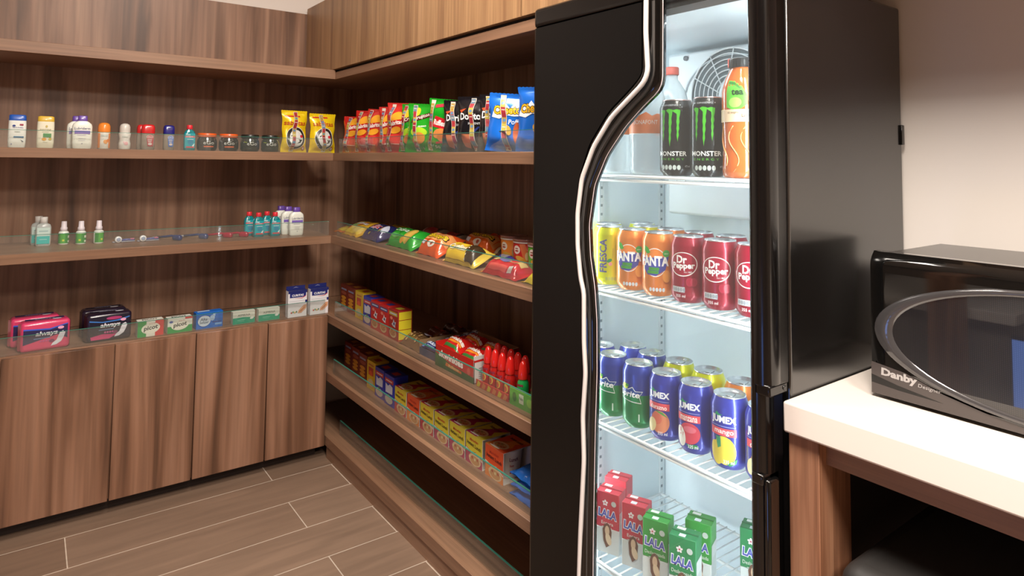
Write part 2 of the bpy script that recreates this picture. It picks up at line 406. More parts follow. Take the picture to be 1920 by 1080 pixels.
# pocket grip at the lower right of the door
m = MB(); m.box(-0.0535, -1.866, 0.650, -0.010, -1.846, 0.666, BLKG, 0.003, 2); m.box(-0.050, -1.8745, 0.15, -0.022, -1.864, 0.66, BLKG, 0.004, 2)
m.build('handle', CO)
MB().lathe([(0.0, 0.0), (0.004, 0.0), (0.0035, 0.0012), (0, 0.0012)], mat('#555555', 0.3, 0.8), 16).build('screw', CO, (-0.012, -1.8765, 0.789)).rotation_euler = (PI/2, 0, 0)
MB().box(-0.0365, -1.842, 0.115, -0.0345, -1.440, 1.425, film('#dfe8ea', 0.03, 0.02, 'door_glass')).build('door_glass', CO)
# shelf rails with punched holes
RAIL = mat('#d3dade', 0.35, 0.2); HOLE = mat('#7b868c', 0.8)
def rail_part(x, y, nx, ny):
    m = MB()
    if ny: m.box(x-0.007, y-0.003, 0.14, x+0.007, y, 1.398, RAIL)
    else: m.box(x-0.003, y-0.007, 0.14, x, y+0.007, 1.398, RAIL)
    for k in range(60):
        z = 0.16 + k*0.0205
        if ny: m.box(x-0.003, y-0.0034, z, x+0.003, y-0.003, z+0.006, HOLE)
        else: m.box(x-0.0034, y-0.003, z, x-0.003, y+0.003, z+0.006, HOLE)
    m.build('shelf_rail', CO)
rail_part(0.140, -1.325, 0, 1); rail_part(0.350, -1.325, 0, 1); rail_part(0.14, -1.8435, 0, 1)
rail_part(0.365, -1.60, 1, 0)
# evaporator cover and fan
FC = MB().box(0.295, -1.835, 1.005, 0.364, -1.395, 1.385, mat('#dfe6ea', 0.4), 0.006, 2).build('fan_cover', CO)
GR = mat('#eef2f4', 0.35); DK = mat('#79848a', 0.7)
cy, cz, R0 = -1.572, 1.278, 0.103
m = MB(); m.lathe([(0, 0), (R0, 0), (R0, 0.001), (0, 0.001)], DK, 48)
fb = m.build('fan_recess', FC, (0.2945, cy, cz)); fb.rotation_euler = (0, -PI/2, 0)
m = MB()
for r in (0.030, 0.042, 0.054, 0.066, 0.078, 0.091, R0):
    m.tube([(0.287 if r < R0 else 0.290, cy + r*math.cos(2*PI*k/48), cz + r*math.sin(2*PI*k/48)) for k in range(48)], 0.0013 if r < R0 else 0.0022, GR, 6, True)
for k in range(10):
    a = 2*PI*k/10 + 0.2
    m.tube([(0.287, cy + 0.026*math.cos(a), cz + 0.026*math.sin(a)), (0.287, cy + R0*math.cos(a+0.25), cz + R0*math.sin(a+0.25))], 0.0014, GR, 6)
m.tube([(0.292, cy + 0.123*math.cos(PI*k/30), cz + 0.123*math.sin(PI*k/30)*0.72) for k in range(31)], 0.002, mat('#c6ced4', 0.4), 6)
m.lathe([(0, 0), (0.027, 0), (0.027, 0.004), (0.02, 0.006), (0, 0.006)], GR, 32, (0, 0, 0)) if False else None
m.build('fan_grille', FC)
hub = MB().lathe([(0.0, 0), (0.027, 0), (0.027, 0.004), (0.02, 0.007), (0.0, 0.007)], GR, 32).build('fan_hub', FC, (0.292, cy, cz)); hub.rotation_euler = (0, -PI/2, 0)
kb = MB().lathe([(0, 0), (0.006, 0), (0.006, 0.005), (0, 0.005)], mat('#6a7076', 0.5), 16).build('screw', FC, (0.295, -1.452, 1.392-0.02)); kb.rotation_euler = (0, -PI/2, 0)
# wire shelves
WW = mat('#f2f5f6', 0.3)
S1, S2, S3, S4 = 1.1005, 0.8640, 0.5940, 0.3180
for z in (S1, S2, S3, S4):
    m = MB(); rr = 0.0024
    for y in [-1.335 - 0.0205*k for k in range(25)]:
        m.tube([(0.026, y, z-0.012), (0.0265, y, z-rr), (0.345, y, z-rr)], 0.0015, WW, 6)
    for x in (0.026,): m.tube([(x, -1.330, z-0.012), (x, -1.842, z-0.012)], 0.0032, WW, 8)
    m.tube([(0.024, -1.330, z-0.0035), (0.024, -1.842, z-0.0035)], 0.0030, WW, 8)
    for x in (0.12, 0.23, 0.342): m.tube([(x, -1.330, z-0.006), (x, -1.842, z-0.006)], 0.003, WW, 8)
    for y in (-1.332, -1.840): m.tube([(0.026, y, z-0.006), (0.342, y, z-0.006)], 0.003, WW, 8)
    m.box(0.1, -1.3345, z-0.022, 0.16, -1.3255, z-0.010, mat('#b9c3c8', 0.4)); m.box(0.1, -1.8465, z-0.022, 0.16, -1.8375, z-0.010, mat('#b9c3c8', 0.4))
    m.build('wire_shelf', CO)

# ---------------------------------------------------------------- counter, stand, stool
def quartz():
    return mat('#f3e9e0', 0.30)
ZC = 0.7725
t = thing('counter', 'cream-topped side counter on walnut posts beside the cooler', 'counter')
MB().box(-0.022, -3.10, ZC-0.045, 0.408, -1.8795, ZC, quartz(), 0.0035, 3).build('countertop', t)
MB().box(-0.010, -1.928, 0.0, 0.028, -1.8815, ZC-0.045, M_leg, 0.001, 1).build('leg', t)
MB().box(0.028, -1.925, 0.0, 0.085, -1.883, ZC-0.045, M_leg).build('side_panel', t)
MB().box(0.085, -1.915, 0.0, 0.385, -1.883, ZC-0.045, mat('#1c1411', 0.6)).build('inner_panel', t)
MB().box(0.010, -3.06, ZC-0.045-0.038, 0.030, -1.928, ZC-0.045, M_edgeY).build('apron', t)
MB().box(-0.010, -3.10, 0.0, 0.028, -3.06, ZC-0.045, M_leg, 0.001, 1).build('leg', t)
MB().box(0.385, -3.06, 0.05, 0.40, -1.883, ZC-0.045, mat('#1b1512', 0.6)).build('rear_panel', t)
t = thing('stool', 'black padded stool tucked under the cream counter', 'stool', (0.175, -2.150, 0.048))
m = MB(); pr = []
m.box(-0.19, -0.20, 0.455, 0.19, 0.20, 0.525, mat('#2a2827', 0.55), 0.028, 4); m.build('seat', t)
for sx in (-1, 1):
    for sy in (-1, 1):
        MB().tube([(0.15*sx, 0.15*sy, 0.46), (0.17*sx, 0.17*sy, -0.048)], 0.012, mat('#151515', 0.3), 10).build('leg', t)

# ---------------------------------------------------------------- microwave
MX, MY0, MY1, MZ0, MZ1 = 0.112, -1.945, -2.44, ZC+0.012, 0.992
MWT = thing('microwave', 'black microwave oven with an oval window on the cream counter', 'microwave', (MX, MY0, ZC))
def mwl(x, y, z): return (x, -y, z)          # local: x into the depth, y along the width to the right
Hh = MZ1-ZC; Wm = 0.495
m = MB(); m.box(0.018, -Wm+0.004, 0.012, 0.255, -0.004, Hh-0.004, mat('#2b2725', 0.28, 0.0, 0.2), 0.004, 2)
m.build('casing', MWT)
G = mat('#0c0c0c', 0.06, 0, 0.8)
m = MB(); rows = []
nz, ny = 28, 40
for j in range(nz+1):
    z = 0.008 + (Hh-0.008)*j/nz; row = []
    for k in range(ny+1):
        y = -Wm*k/ny
        bz = max(0, 1-(Hh-z)/0.022)**2*0.014 + max(0, 1-(z-0.008)/0.035)**2*0.010 + max(0, 1-(-y)/0.010)**2*0.006
        row.append((bz, y, z))
    rows.append(row)
m.grid(rows, G, True)
for (a, b) in (((0, 0), (0, ny)), ((nz, 0), (nz, ny))):
    pass
m.add([(0.03, -Wm, 0.008), (0.03, 0, 0.008), rows[0][0], rows[0][-1]], [(0, 1, 2, 3)], G)
m.add([(0.03, -Wm, Hh), (0.03, 0, Hh), rows[nz][0], rows[nz][-1]], [(0, 1, 2, 3)], G)
m.add([(0.03, 0, 0.008), (0.03, 0, Hh)] + [rows[j][0] for j in range(nz, -1, -1)], [tuple(range(nz+3))], G)
m.build('front_panel', MWT, normals=True)
# oval window with a raised bezel (local y to the right is negative)
def ovalpt(a, ra, rb, cx_=-0.238, cz_=0.104): 
    c, s_ = math.cos(a), math.sin(a); e = 1.14 if (s_ < 0 and c < 0) else 1.0
    return (cx_ - ra*math.copysign(abs(c)**e, c)*(-1), cz_ + rb*math.copysign(abs(s_)**e, s_))
n = 72; rows = []
for ra, rb, x in ((0.231, 0.0885, 0.0002), (0.228, 0.0865, -0.0035), (0.208, 0.0815, -0.0035), (0.203, 0.0795, 0.0005)):
    rows.append([(x, *ovalpt(2*PI*k/n, ra, rb)) for k in range(n)])
MB().grid(rows, mat('#4a4849', 0.14, 0.2, 0.8), True, True).build('window_bezel', MWT)
def mesh_window():
    m = bpy.data.materials.new('perforated_window'); m.use_nodes = True; nt = m.node_tree; b = nt.nodes['Principled BSDF']
    N = nt.nodes.new; L = nt.links.new; tc = N('ShaderNodeTexCoord'); vo = N('ShaderNodeTexVoronoi'); vo.inputs['Scale'].default_value = 420; vo.inputs['Randomness'].default_value = 0.0
    L(tc.outputs['Object'], vo.inputs['Vector']); mr = N('ShaderNodeMapRange'); mr.inputs[1].default_value = 0.25; mr.inputs[2].default_value = 0.45
    L(vo.outputs['Distance'], mr.inputs[0]); mx = N('ShaderNodeMixRGB'); mx.inputs[1].default_value = lin('#2c2927'); mx.inputs[2].default_value = lin('#080808')
    L(mr.outputs[0], mx.inputs[0]); L(mx.outputs[0], b.inputs['Base Color']); b.inputs['Roughness'].default_value = 0.4
    b.inputs['Coat Weight'].default_value = 1.0; b.inputs['Coat Roughness'].default_value = 0.02; b.inputs['Coat IOR'].default_value = 1.62
    return m
vs = [(-0.0006, *ovalpt(2*PI*k/n, 0.205, 0.080)) for k in range(n)]
MB().add(vs, [tuple(range(n))], mesh_window()).build('window', MWT)
# grey lower band and lettering
mwmap = lambda u, v, h: Vector((-h - 0.0002, -u, v))
P = Print(mwmap, 0.02, 0.0004, 0.2)
P.poly([(0.002, 0.053), (0.05, 0.047), (0.10, 0.030), (0.15, 0.020), (0.20, 0.014), (0.34, 0.012), (0.34, 0.006), (0.002, 0.006)], '#4d4644')
P.poly([(0.002, 0.034), (0.04, 0.026), (0.10, 0.0175), (0.04, 0.019), (0.002, 0.022)], '#141414')
P.text('Danby', 0.0415, 0.0385, 0.050, 0.0145, '#b9b4b2', 0.045, rot=-0.05)
P.text('Designer', 0.0825, 0.0325, 0.030, 0.0068, '#b9b4b2', 0.0, 0.1, rot=-0.05)
P.build(MWT, 'lower_band')
for yy in (-0.06, -0.43):
    for xx in (0.05, 0.22): MB().lathe([(0.011, 0), (0.013, 0.012)], BLK, 16, (xx, yy, 0)).build('foot', MWT)

# ================================================================ goods: builders
# every builder stands the thing on z = 0 around its own origin with its front towards -Y
def vmesh(t, name, fn): 
    m = MB(); fn(m); return m.build(name, t)
def rrect_prof(w, d, z, n=32, e=0.55):
    out = []
    for k in range(n):
        a = 2*PI*k/n; c, s_ = math.cos(a), math.sin(a)
        out.append((w/2*math.copysign(abs(c)**e, c), d/2*math.copysign(abs(s_)**e, s_), z))
    return out
def stack(m, secs, material, e=0.55):
    """sections (w, d, z) joined into a closed rounded body"""
    rows = [rrect_prof(w, d, z, 32, e) for w, d, z in secs]
    m.grid(rows, material, True, True)
    m.add(rows[0], [tuple(range(32))[::-1]], material); m.add(rows[-1], [tuple(range(32))], material)
    return m
def zones(t, name, prof, cols, n=36, rough=0.3, metal=0.35, coat=0.3):
    """turned body painted in height bands: cols = [(top height, colour), ...]"""
    m = MB(); lo = prof[0][1]
    for zt, col in cols:
        seg = [p for p in prof if lo-1e-6 <= p[1] <= zt+1e-6]
        def at(z):
            for (r0, a), (r1, b) in zip(prof, prof[1:]):
                if a <= z <= b and b > a: return r0 + (r1-r0)*(z-a)/(b-a)
            return prof[-1][0]
        if not seg or seg[0][1] > lo+1e-6: seg = [(at(lo), lo)] + seg
        if seg[-1][1] < zt-1e-6: seg = seg + [(at(zt), zt)]
        m.lathe(seg, mat(col, rough, metal, coat), n, caps=False); lo = zt
    m.lathe([(0.0, prof[0][1]), (prof[0][0], prof[0][1])], mat('#c9cdd0', 0.3, 0.9), n, caps=False)
    return m.build(name, t)

SILV = mat('#dfe3e6', 0.22, 0.9)
def can(label, cols, art, h=0.122, r=0.033, loc=(0, 0, 0), rz=0.0, group=None, rim=SILV, metal=0.35):
    t = thing('drink_can', label, 'can', loc, rz, group)
    prof = [(r*0.76, 0.0), (r*0.82, 0.003), (r*0.97, 0.010), (r, 0.015), (r, h-0.018), (r*0.985, h-0.014), (r*0.86, h-0.0035), (r*0.84, h-0.001)]
    zones(t, 'body', prof, cols, 40, 0.28, metal)
    m = MB(); m.lathe([(r*0.84, h-0.0015), (r*0.845, h+0.001), (r*0.81, h+0.0012), (r*0.785, h-0.004), (r*0.3, h-0.0045), (0.0, h-0.0045)], rim, 40, caps=False)
    lid = m.build('lid', t)
    m = MB(); m.box(-0.006, -0.004, h-0.0044, 0.006, 0.014, h-0.0030, SILV, 0.0006, 1); m.lathe([(0.009, h-0.0042), (0.009, h-0.0036), (0.0075, h-0.0036)], SILV, 20, (0, -0.010, 0), False)
    m.build('pull_tab', lid)
    if art:
        P = Print(cyl_map(r), 0.006, 0.0003, 0.3, 0.1); art(P); P.build(t)
    return t
def nutrition(P, u, v, n=5, s=0.0055, col='#cfd6dc'):
    for k in range(n): P.oval(u + k*s*1.1, v, s*0.48, s*0.72, col, 10)
def art_fresca(P):
    P.text('FRESCA', -0.004, 0.062, 0.070, 0.017, '#5a5aa0', 0.02, rot=PI/2)
    P.oval(0.010, 0.052, 0.006, 0.0035, '#2f9e5a', 16, 0.5); P.oval(0.012, 0.045, 0.004, 0.004, '#e8a0a8', 14)
    P.text('TORONJA', 0.018, 0.068, 0.022, 0.004, '#9aa84a', 0.0, rot=PI/2)
    nutrition(P, 0.004, 0.014, 5, 0.0055, '#b9c46a')
def art_fanta(P):
    P.poly([(0.020*math.cos(a)*1.15 + 0.002, 0.066 + 0.028*math.sin(a)) for a in [2*PI*k/30 for k in range(30)]], '#f6f0ea')
    P.oval(0.002, 0.066, 0.0215, 0.0262, '#f08a3c', 30)
    P.poly([(-0.022, 0.074), (0.030, 0.078), (0.022, 0.052), (0.004, 0.040), (-0.014, 0.042), (-0.022, 0.052)], '#4a4fae')
    P.text('FANTA', 0.0, 0.069, 0.058, 0.020, '#ffffff', 0.045, rot=0.02)
    P.poly([(-0.020, 0.098), (-0.012, 0.094), (-0.007, 0.085), (-0.014, 0.082), (-0.021, 0.088)], '#3fae3a')
    P.oval(0.024, 0.084, 0.007, 0.007, '#49b04a', 18); P.text('sabor', 0.024, 0.084, 0.009, 0.003, '#e8f4e0', 0)
    P.rect(-0.010, 0.051, 0.010, 0.0565, '#4aa83f'); P.rect(-0.013, 0.0445, 0.009, 0.050, '#4aa83f')
    P.text('NARANJA', 0.0, 0.0538, 0.016, 0.003, '#2f6f2a', 0.0); P.text('naranja', -0.002, 0.0473, 0.018, 0.003, '#2f6f2a', 0.0)
    nutrition(P, -0.006, 0.014, 5)
    P.oval(0.024, 0.040, 0.008, 0.012, '#f4a04a', 20)
def art_pepper(P):
    P.oval(0.0, 0.072, 0.0275, 0.0225, '#f2eeea', 40, 0.1); P.oval(0.0, 0.0722, 0.0258, 0.0208, '#9c1530', 40, 0.1)
    P.text('Dr', -0.002, 0.081, 0.020, 0.0150, '#f4f1ee', 0.035); P.text('Pepper', 0.001, 0.068, 0.043, 0.0150, '#f4f1ee', 0.035, rot=0.04)
    P.text('Est.1885', 0.010, 0.058, 0.014, 0.0032, '#e8e0e0', 0.0)
    P.rect(-0.022, 0.020, 0.004, 0.030, '#c8c9cc'); nutrition(P, -0.0185, 0.025, 5, 0.0048, '#9aa0a8')
    P.text('355 ml', -0.004, 0.0135, 0.018, 0.0052, '#f2eeee', 0.01)
    for dx in (0.012, 0.020): P.oval(dx, 0.040, 0.006, 0.008, '#b02a44', 18); P.oval(dx, 0.040, 0.0045, 0.0065, '#a01a36', 18)
def art_sprite(P):
    star = [(-0.026, 0.056), (0.004, 0.052), (0.026, 0.050), (0.022, 0.064), (0.029, 0.074), (0.014, 0.074), (0.008, 0.082), (-0.002, 0.076), (-0.026, 0.079)]
    P.poly(star, '#f2f7f4'); P.poly([(x*0.95, 0.0655+(y-0.0655)*0.88) for x, y in star], '#2a4f9a'); P.poly([(x*0.95, 0.0655+(y-0.0655)*0.88) for x, y in star if y < 0.066] + [(0.02, 0.0655), (-0.0245, 0.0655)], '#12844f')
    P.text('Sprite', -0.001, 0.0655, 0.047, 0.0155, '#ffffff', 0.025, 0.15)
    P.oval(-0.010, 0.081, 0.0085, 0.0055, '#c9dc2c', 22); P.oval(-0.004, 0.083, 0.004, 0.003, '#3a9a3a', 14)
    P.rect(0.020, 0.015, 0.0225, 0.030, '#d8efe0')
def art_jumex(kind):
    def f(P):
        P.text('JUMEX', 0.0, 0.084, 0.046, 0.0155, '#f3f4fa', 0.045); P.poly([(-0.012, 0.098), (-0.006, 0.094), (0.0, 0.0935), (-0.008, 0.091), (-0.016, 0.092)], '#1f9a6a')
        P.rect(-0.024, 0.0735, 0.022, 0.0748, '#8f96d8')
        P.rect(-0.024, 0.058, 0.023, 0.071, '#e05560'); P.text(kind, 0.001, 0.0635, 0.034, 0.0085, '#fff6f0', 0.015)
        if kind == 'durazno':
            P.oval(0.004, 0.036, 0.019, 0.021, '#dd8a66', 30); P.oval(-0.002, 0.042, 0.011, 0.011, '#d8705a', 24); P.oval(-0.013, 0.028, 0.010, 0.014, '#ecd9a0', 26, -0.3)
            P.poly([(-0.006, 0.057), (0.010, 0.055), (0.020, 0.046), (0.010, 0.050)], '#4f9a4a')
        elif kind == 'manzana':
            P.oval(0.003, 0.038, 0.020, 0.019, '#cf4556', 30); P.oval(-0.014, 0.030, 0.010, 0.018, '#f1efe6', 28, 0.2); P.oval(0.004, 0.045, 0.012, 0.006, '#dd7080', 20)
            P.poly([(-0.002, 0.018), (0.016, 0.020), (0.022, 0.014), (0.004, 0.012)], '#2f8a4a')
        else:
            P.oval(0.003, 0.034, 0.019, 0.024, '#e0cf4a', 30, 0.2); P.oval(-0.012, 0.028, 0.011, 0.020, '#dfc94a', 28, 0.25); P.poly([(-0.013, 0.056), (-0.004, 0.056), (-0.003, 0.040), (-0.009, 0.036)], '#2f8f63')
            P.poly([(0.006, 0.012), (0.024, 0.022), (0.022, 0.014), (0.012, 0.009)], '#2f8a4a')
        P.text('335 ml', 0.010, 0.0095+0.006, 0.018, 0.0062, '#eef0fa', 0.01)
    return f
def art_monster(P):
    cols = '#4fbf2a'
    def claw(x, top, bot, w, hook):
        pts = [(x-w*0.5-hook, top-0.001), (x-w*0.2, top+0.002), (x+w*0.9, top), (x+w*0.75, top-0.010)]
        zs = [top-0.010-(top-0.010-bot)*k/8 for k in range(1, 8)]
        pts += [(x+w*(0.62-0.06*k)+(0.0008 if k % 2 else -0.0006), z) for k, z in enumerate(zs)]
        pts += [(x+0.0005, bot)]
        pts += [(x-w*(0.18-0.01*k)-(0.0006 if k % 2 else -0.0004), z) for k, z in list(enumerate(zs))[::-1]]
        pts += [(x-w*0.15, top-0.008)]
        P.poly(pts, cols)
    claw(-0.017, 0.136, 0.070, 0.0062, 0.003); claw(-0.002, 0.137, 0.060, 0.0072, 0.004); claw(0.013, 0.136, 0.070, 0.0066, 0.007)
    P.text('MONSTER', 0.002, 0.046, 0.058, 0.0098, '#eef0ee', 0.02); P.text('E N E R G Y', 0.002, 0.0345, 0.048, 0.0045, '#4fae2f', 0.01)
    nutrition(P, -0.016, 0.0175, 5, 0.0072, '#c6d0cc'); P.text('473 ml', 0.032, 0.020, 0.010, 0.004, '#c8ccd0', 0.0)
    P.text('+ GINSENG +', 0.0, 0.1465, 0.040, 0.0035, '#c8ccd0', 0.005)

# ---------------------------------------------------------------- cooler: top wire shelf
RZ = math.radians(-84)
def col_can(label, kind, y, z, x=0.080, rz=RZ, group=None):
    d = dict(fresca=([(0.122, '#e4e61e')], art_fresca), fanta=([(0.122, '#f08a3c')], art_fanta), pepper=([(0.122, '#9c1530')], art_pepper),
             sprite=([(0.066, '#0f8a4c'), (0.122, '#3547a8')], art_sprite),
             durazno=([(0.122, '#3940a4')], art_jumex('durazno')), manzana=([(0.122, '#3940a4')], art_jumex('manzana')), mango=([(0.122, '#3940a4')], art_jumex('mango')))
    key = kind
    if key in PROTO: return dup(PROTO[key], (x, y, z), rz, label, group)
    c, a = d[kind]; PROTO[key] = can(label, c, a, loc=(x, y, z), rz=rz, group=group)
    return PROTO[key]
PROTO = {}
def art_m(P): art_monster(P)
mon = can('tall black energy drink can with green claw marks, left of the pair', [(0.158, '#16171a')], art_m, 0.158, 0.033, (0.080, -1.599, S1), math.radians(-72), None, mat('#c9a9a4', 0.25, 0.8)); mon.scale = (1, 1, 0.93)
dup(mon, (0.080, -1.674, S1), math.radians(-66), 'tall black energy drink can with green claw marks, beside the tea bottle')
def water_bottle(label, loc, rz, cap):
    t = thing('water_bottle', label, 'bottle', loc, rz)
    prof = [(0.030, 0), (0.036, 0.005), (0.037, 0.012), (0.0355, 0.020), (0.037, 0.030), (0.0355, 0.040), (0.037, 0.050), (0.0355, 0.06), (0.037, 0.07), (0.037, 0.150), (0.036, 0.160), (0.030, 0.185), (0.018, 0.205), (0.013, 0.212), (0.013, 0.222)]
    m = MB(); m.lathe(prof, film('#dfe9ee', 0.45, 0.12, 'cold_bottle'), 32); m.build('body', t)
    MB().lathe([(0.015, 0.222), (0.0155, 0.224), (0.0155, 0.238), (0.014, 0.240)], mat(cap, 0.4), 24).build('cap', t)
    P = Print(cyl_map(0.0372), 0.006, 0.0004)
    P.poly([(-0.05, 0.085), (0.05, 0.085), (0.05, 0.122), (0.03, 0.126), (0.018, 0.121), (0.006, 0.129), (-0.008, 0.122), (-0.02, 0.127), (-0.034, 0.120), (-0.05, 0.124)], '#ee8a5c')
    P.text('BONAFONT', 0.004, 0.108, 0.052, 0.0085, '#fbeee6', 0.0); P.rect(-0.05, 0.0835, 0.05, 0.0848, '#f4f4f4')
    P.build(t, 'paper_label'); return t
wb = water_bottle('clear water bottle with orange label, furthest left behind the curved door frame', (0.10, -1.418, S1), math.radians(-60), '#e86a5a')
dup(wb, (0.10, -1.505, S1), math.radians(-62), 'clear water bottle with orange label, next to the energy drink cans')
dup(wb, (0.215, -1.475, S1), math.radians(-62), 'clear water bottle with reddish cap, behind the front water bottles')
dup(wb, (0.215, -1.640, S1), math.radians(-62), 'clear water bottle with reddish cap, in front of the fan behind the tall cans')
t = thing('tea_bottle', 'amber iced tea bottle with black cap and green label', 'bottle', (0.078, -1.747, S1), math.radians(-62))
prof = [(0.030, 0), (0.0335, 0.004), (0.0345, 0.012), (0.033, 0.05), (0.0345, 0.09), (0.0350, 0.10), (0.0350, 0.152), (0.033, 0.162), (0.028, 0.178), (0.0205, 0.192), (0.0195, 0.198)]
MB().lathe(prof, mat('#c9642c', 0.12, 0, 0.6), 32).build('body', t)
m = MB(); m.lathe([(0.0215, 0.196), (0.0215, 0.212), (0.020, 0.2135)], mat('#1a1a1c', 0.4), 32)
for k in range(28):
    a = 2*PI*k/28; m.box(0.0212*math.cos(a)-0.0006, 0.0212*math.sin(a)-0.0006, 0.197, 0.0212*math.cos(a)+0.0006, 0.0212*math.sin(a)+0.0006, 0.211, mat('#1a1a1c', 0.4))
m.build('cap', t)
m = MB()
for q in range(4): m.lathe([(0.0335+0.0008, 0.106+0.0+q*0.0+0.052), (0.0335, 0.16)], mat('#c98a4e', 0.3), 32, caps=False) if q == 0 else None
def tea_r(v): return 0.0352 if v < 0.152 else max(0.0285, 0.0352-(v-0.152)*0.30)
P = Print(cyl_map(0.035, 0, tea_r), 0.005, 0.0006)
P.rect(-0.045, 0.098, 0.045, 0.120, '#e3c8a8')
P.poly([(-0.024, 0.172), (-0.010, 0.170), (0.004, 0.160), (0.012, 0.146), (0.012, 0.128), (0.002, 0.121), (-0.014, 0.120), (-0.024, 0.124)], '#5fb83a')
P.poly([(-0.022, 0.170), (-0.010, 0.168), (0.003, 0.158), (0.001, 0.155), (-0.010, 0.163), (-0.022, 0.166)], '#2f7a2f')
P.oval(-0.008, 0.132, 0.011, 0.009, '#9ddb62', 20)
P.text('tea', -0.004, 0.150, 0.020, 0.011, '#1d3a1a', 0.035)
P.text('té negro', -0.012, 0.114, 0.020, 0.005, '#6a4a30', 0.0); P.text('Limón', 0.012, 0.109, 0.018, 0.006, '#5a4030', 0.01)
P.oval(0.022, 0.132, 0.008, 0.010, '#e0c83a', 18)
P.build(t, 'paper_label')
ridge = mat('#f0a868', 0.15, 0, 0.6)
m = MB()
for a0 in (-1.0, -0.35, 0.3, 0.95):
    pts = []
    for k in range(15):
        v = 0.010 + k*0.0058; a = a0 + 0.28*math.sin(k/14*PI*2.0); r = 0.0338
        pts.append((r*math.sin(a), -r*math.cos(a), v))
    m.tube(pts, 0.0011, ridge, 6)
m.build('moulded_ribs', t)

# ---------------------------------------------------------------- cooler: second wire shelf
gF = 'soda cans on the second cooler shelf'
col_can('yellow grapefruit soda can at the far left, half hidden by the door frame', 'fresca', -1.362, S2, 0.130)
col_can('yellow grapefruit soda can with vertical lettering, left of the orange cans', 'fresca', -1.412, S2, 0.082, math.radians(-62))
col_can('orange soda can directly right of the yellow can, front row', 'fanta', -1.482, S2, 0.080, math.radians(-66))
col_can('orange soda can beside the first dark red can, front row', 'fanta', -1.553, S2, 0.080, math.radians(-66))
col_can('dark red soda can nearest to the orange cans, front row', 'pepper', -1.626, S2, 0.080, math.radians(-70))
col_can('dark red soda can in the middle of three, front row', 'pepper', -1.698, S2, 0.080, math.radians(-70))
col_can('dark red soda can cut off by the right door frame', 'pepper', -1.768, S2, 0.080, math.radians(-72))
col_can('yellow soda can in the back row, behind the yellow front can', 'fresca', -1.400, S2, 0.200)
col_can('yellow soda can in the back row, behind the first orange can', 'fresca', -1.450, S2, 0.156)
col_can('orange soda can in the back row, behind the second orange can', 'fanta', -1.520, S2, 0.156)
col_can('dark red soda can in the back row, behind the first dark red can', 'pepper', -1.592, S2, 0.156)
col_can('dark red soda can in the back row, behind the middle dark red can', 'pepper', -1.668, S2, 0.156)
# third wire shelf
col_can('green and blue lemon-lime can at the far left, mostly behind the door frame', 'sprite', -1.360, S3, 0.110)
col_can('green and blue lemon-lime can, left of the two in the front row', 'sprite', -1.427, S3, 0.080, math.radians(-84))
col_can('green and blue lemon-lime can beside the peach juice can', 'sprite', -1.500, S3, 0.080, math.radians(-84))
col_can('blue peach juice can next to the green lemon-lime can', 'durazno', -1.572, S3, 0.080, math.radians(-80))
col_can('blue apple juice can with red apple, between peach and mango cans', 'manzana', -1.643, S3, 0.080, math.radians(-80))
col_can('blue mango juice can with yellow fruit', 'mango', -1.716, S3, 0.080, math.radians(-76))
col_can('blue peach juice can cut off by the right door frame', 'durazno', -1.786, S3, 0.080, math.radians(-76))
col_can('blue topped lemon-lime can in the back row, furthest left', 'sprite', -1.405, S3, 0.165)
col_can('blue topped lemon-lime can in the back row, behind the second green can', 'sprite', -1.468, S3, 0.156)
col_can('yellow can in the back row, behind the peach juice', 'fresca', -1.540, S3, 0.158)
col_can('yellow can in the back row, behind the apple juice', 'fresca', -1.612, S3, 0.158)
col_can('orange can in the back row, behind the mango juice', 'fanta', -1.690, S3, 0.156)

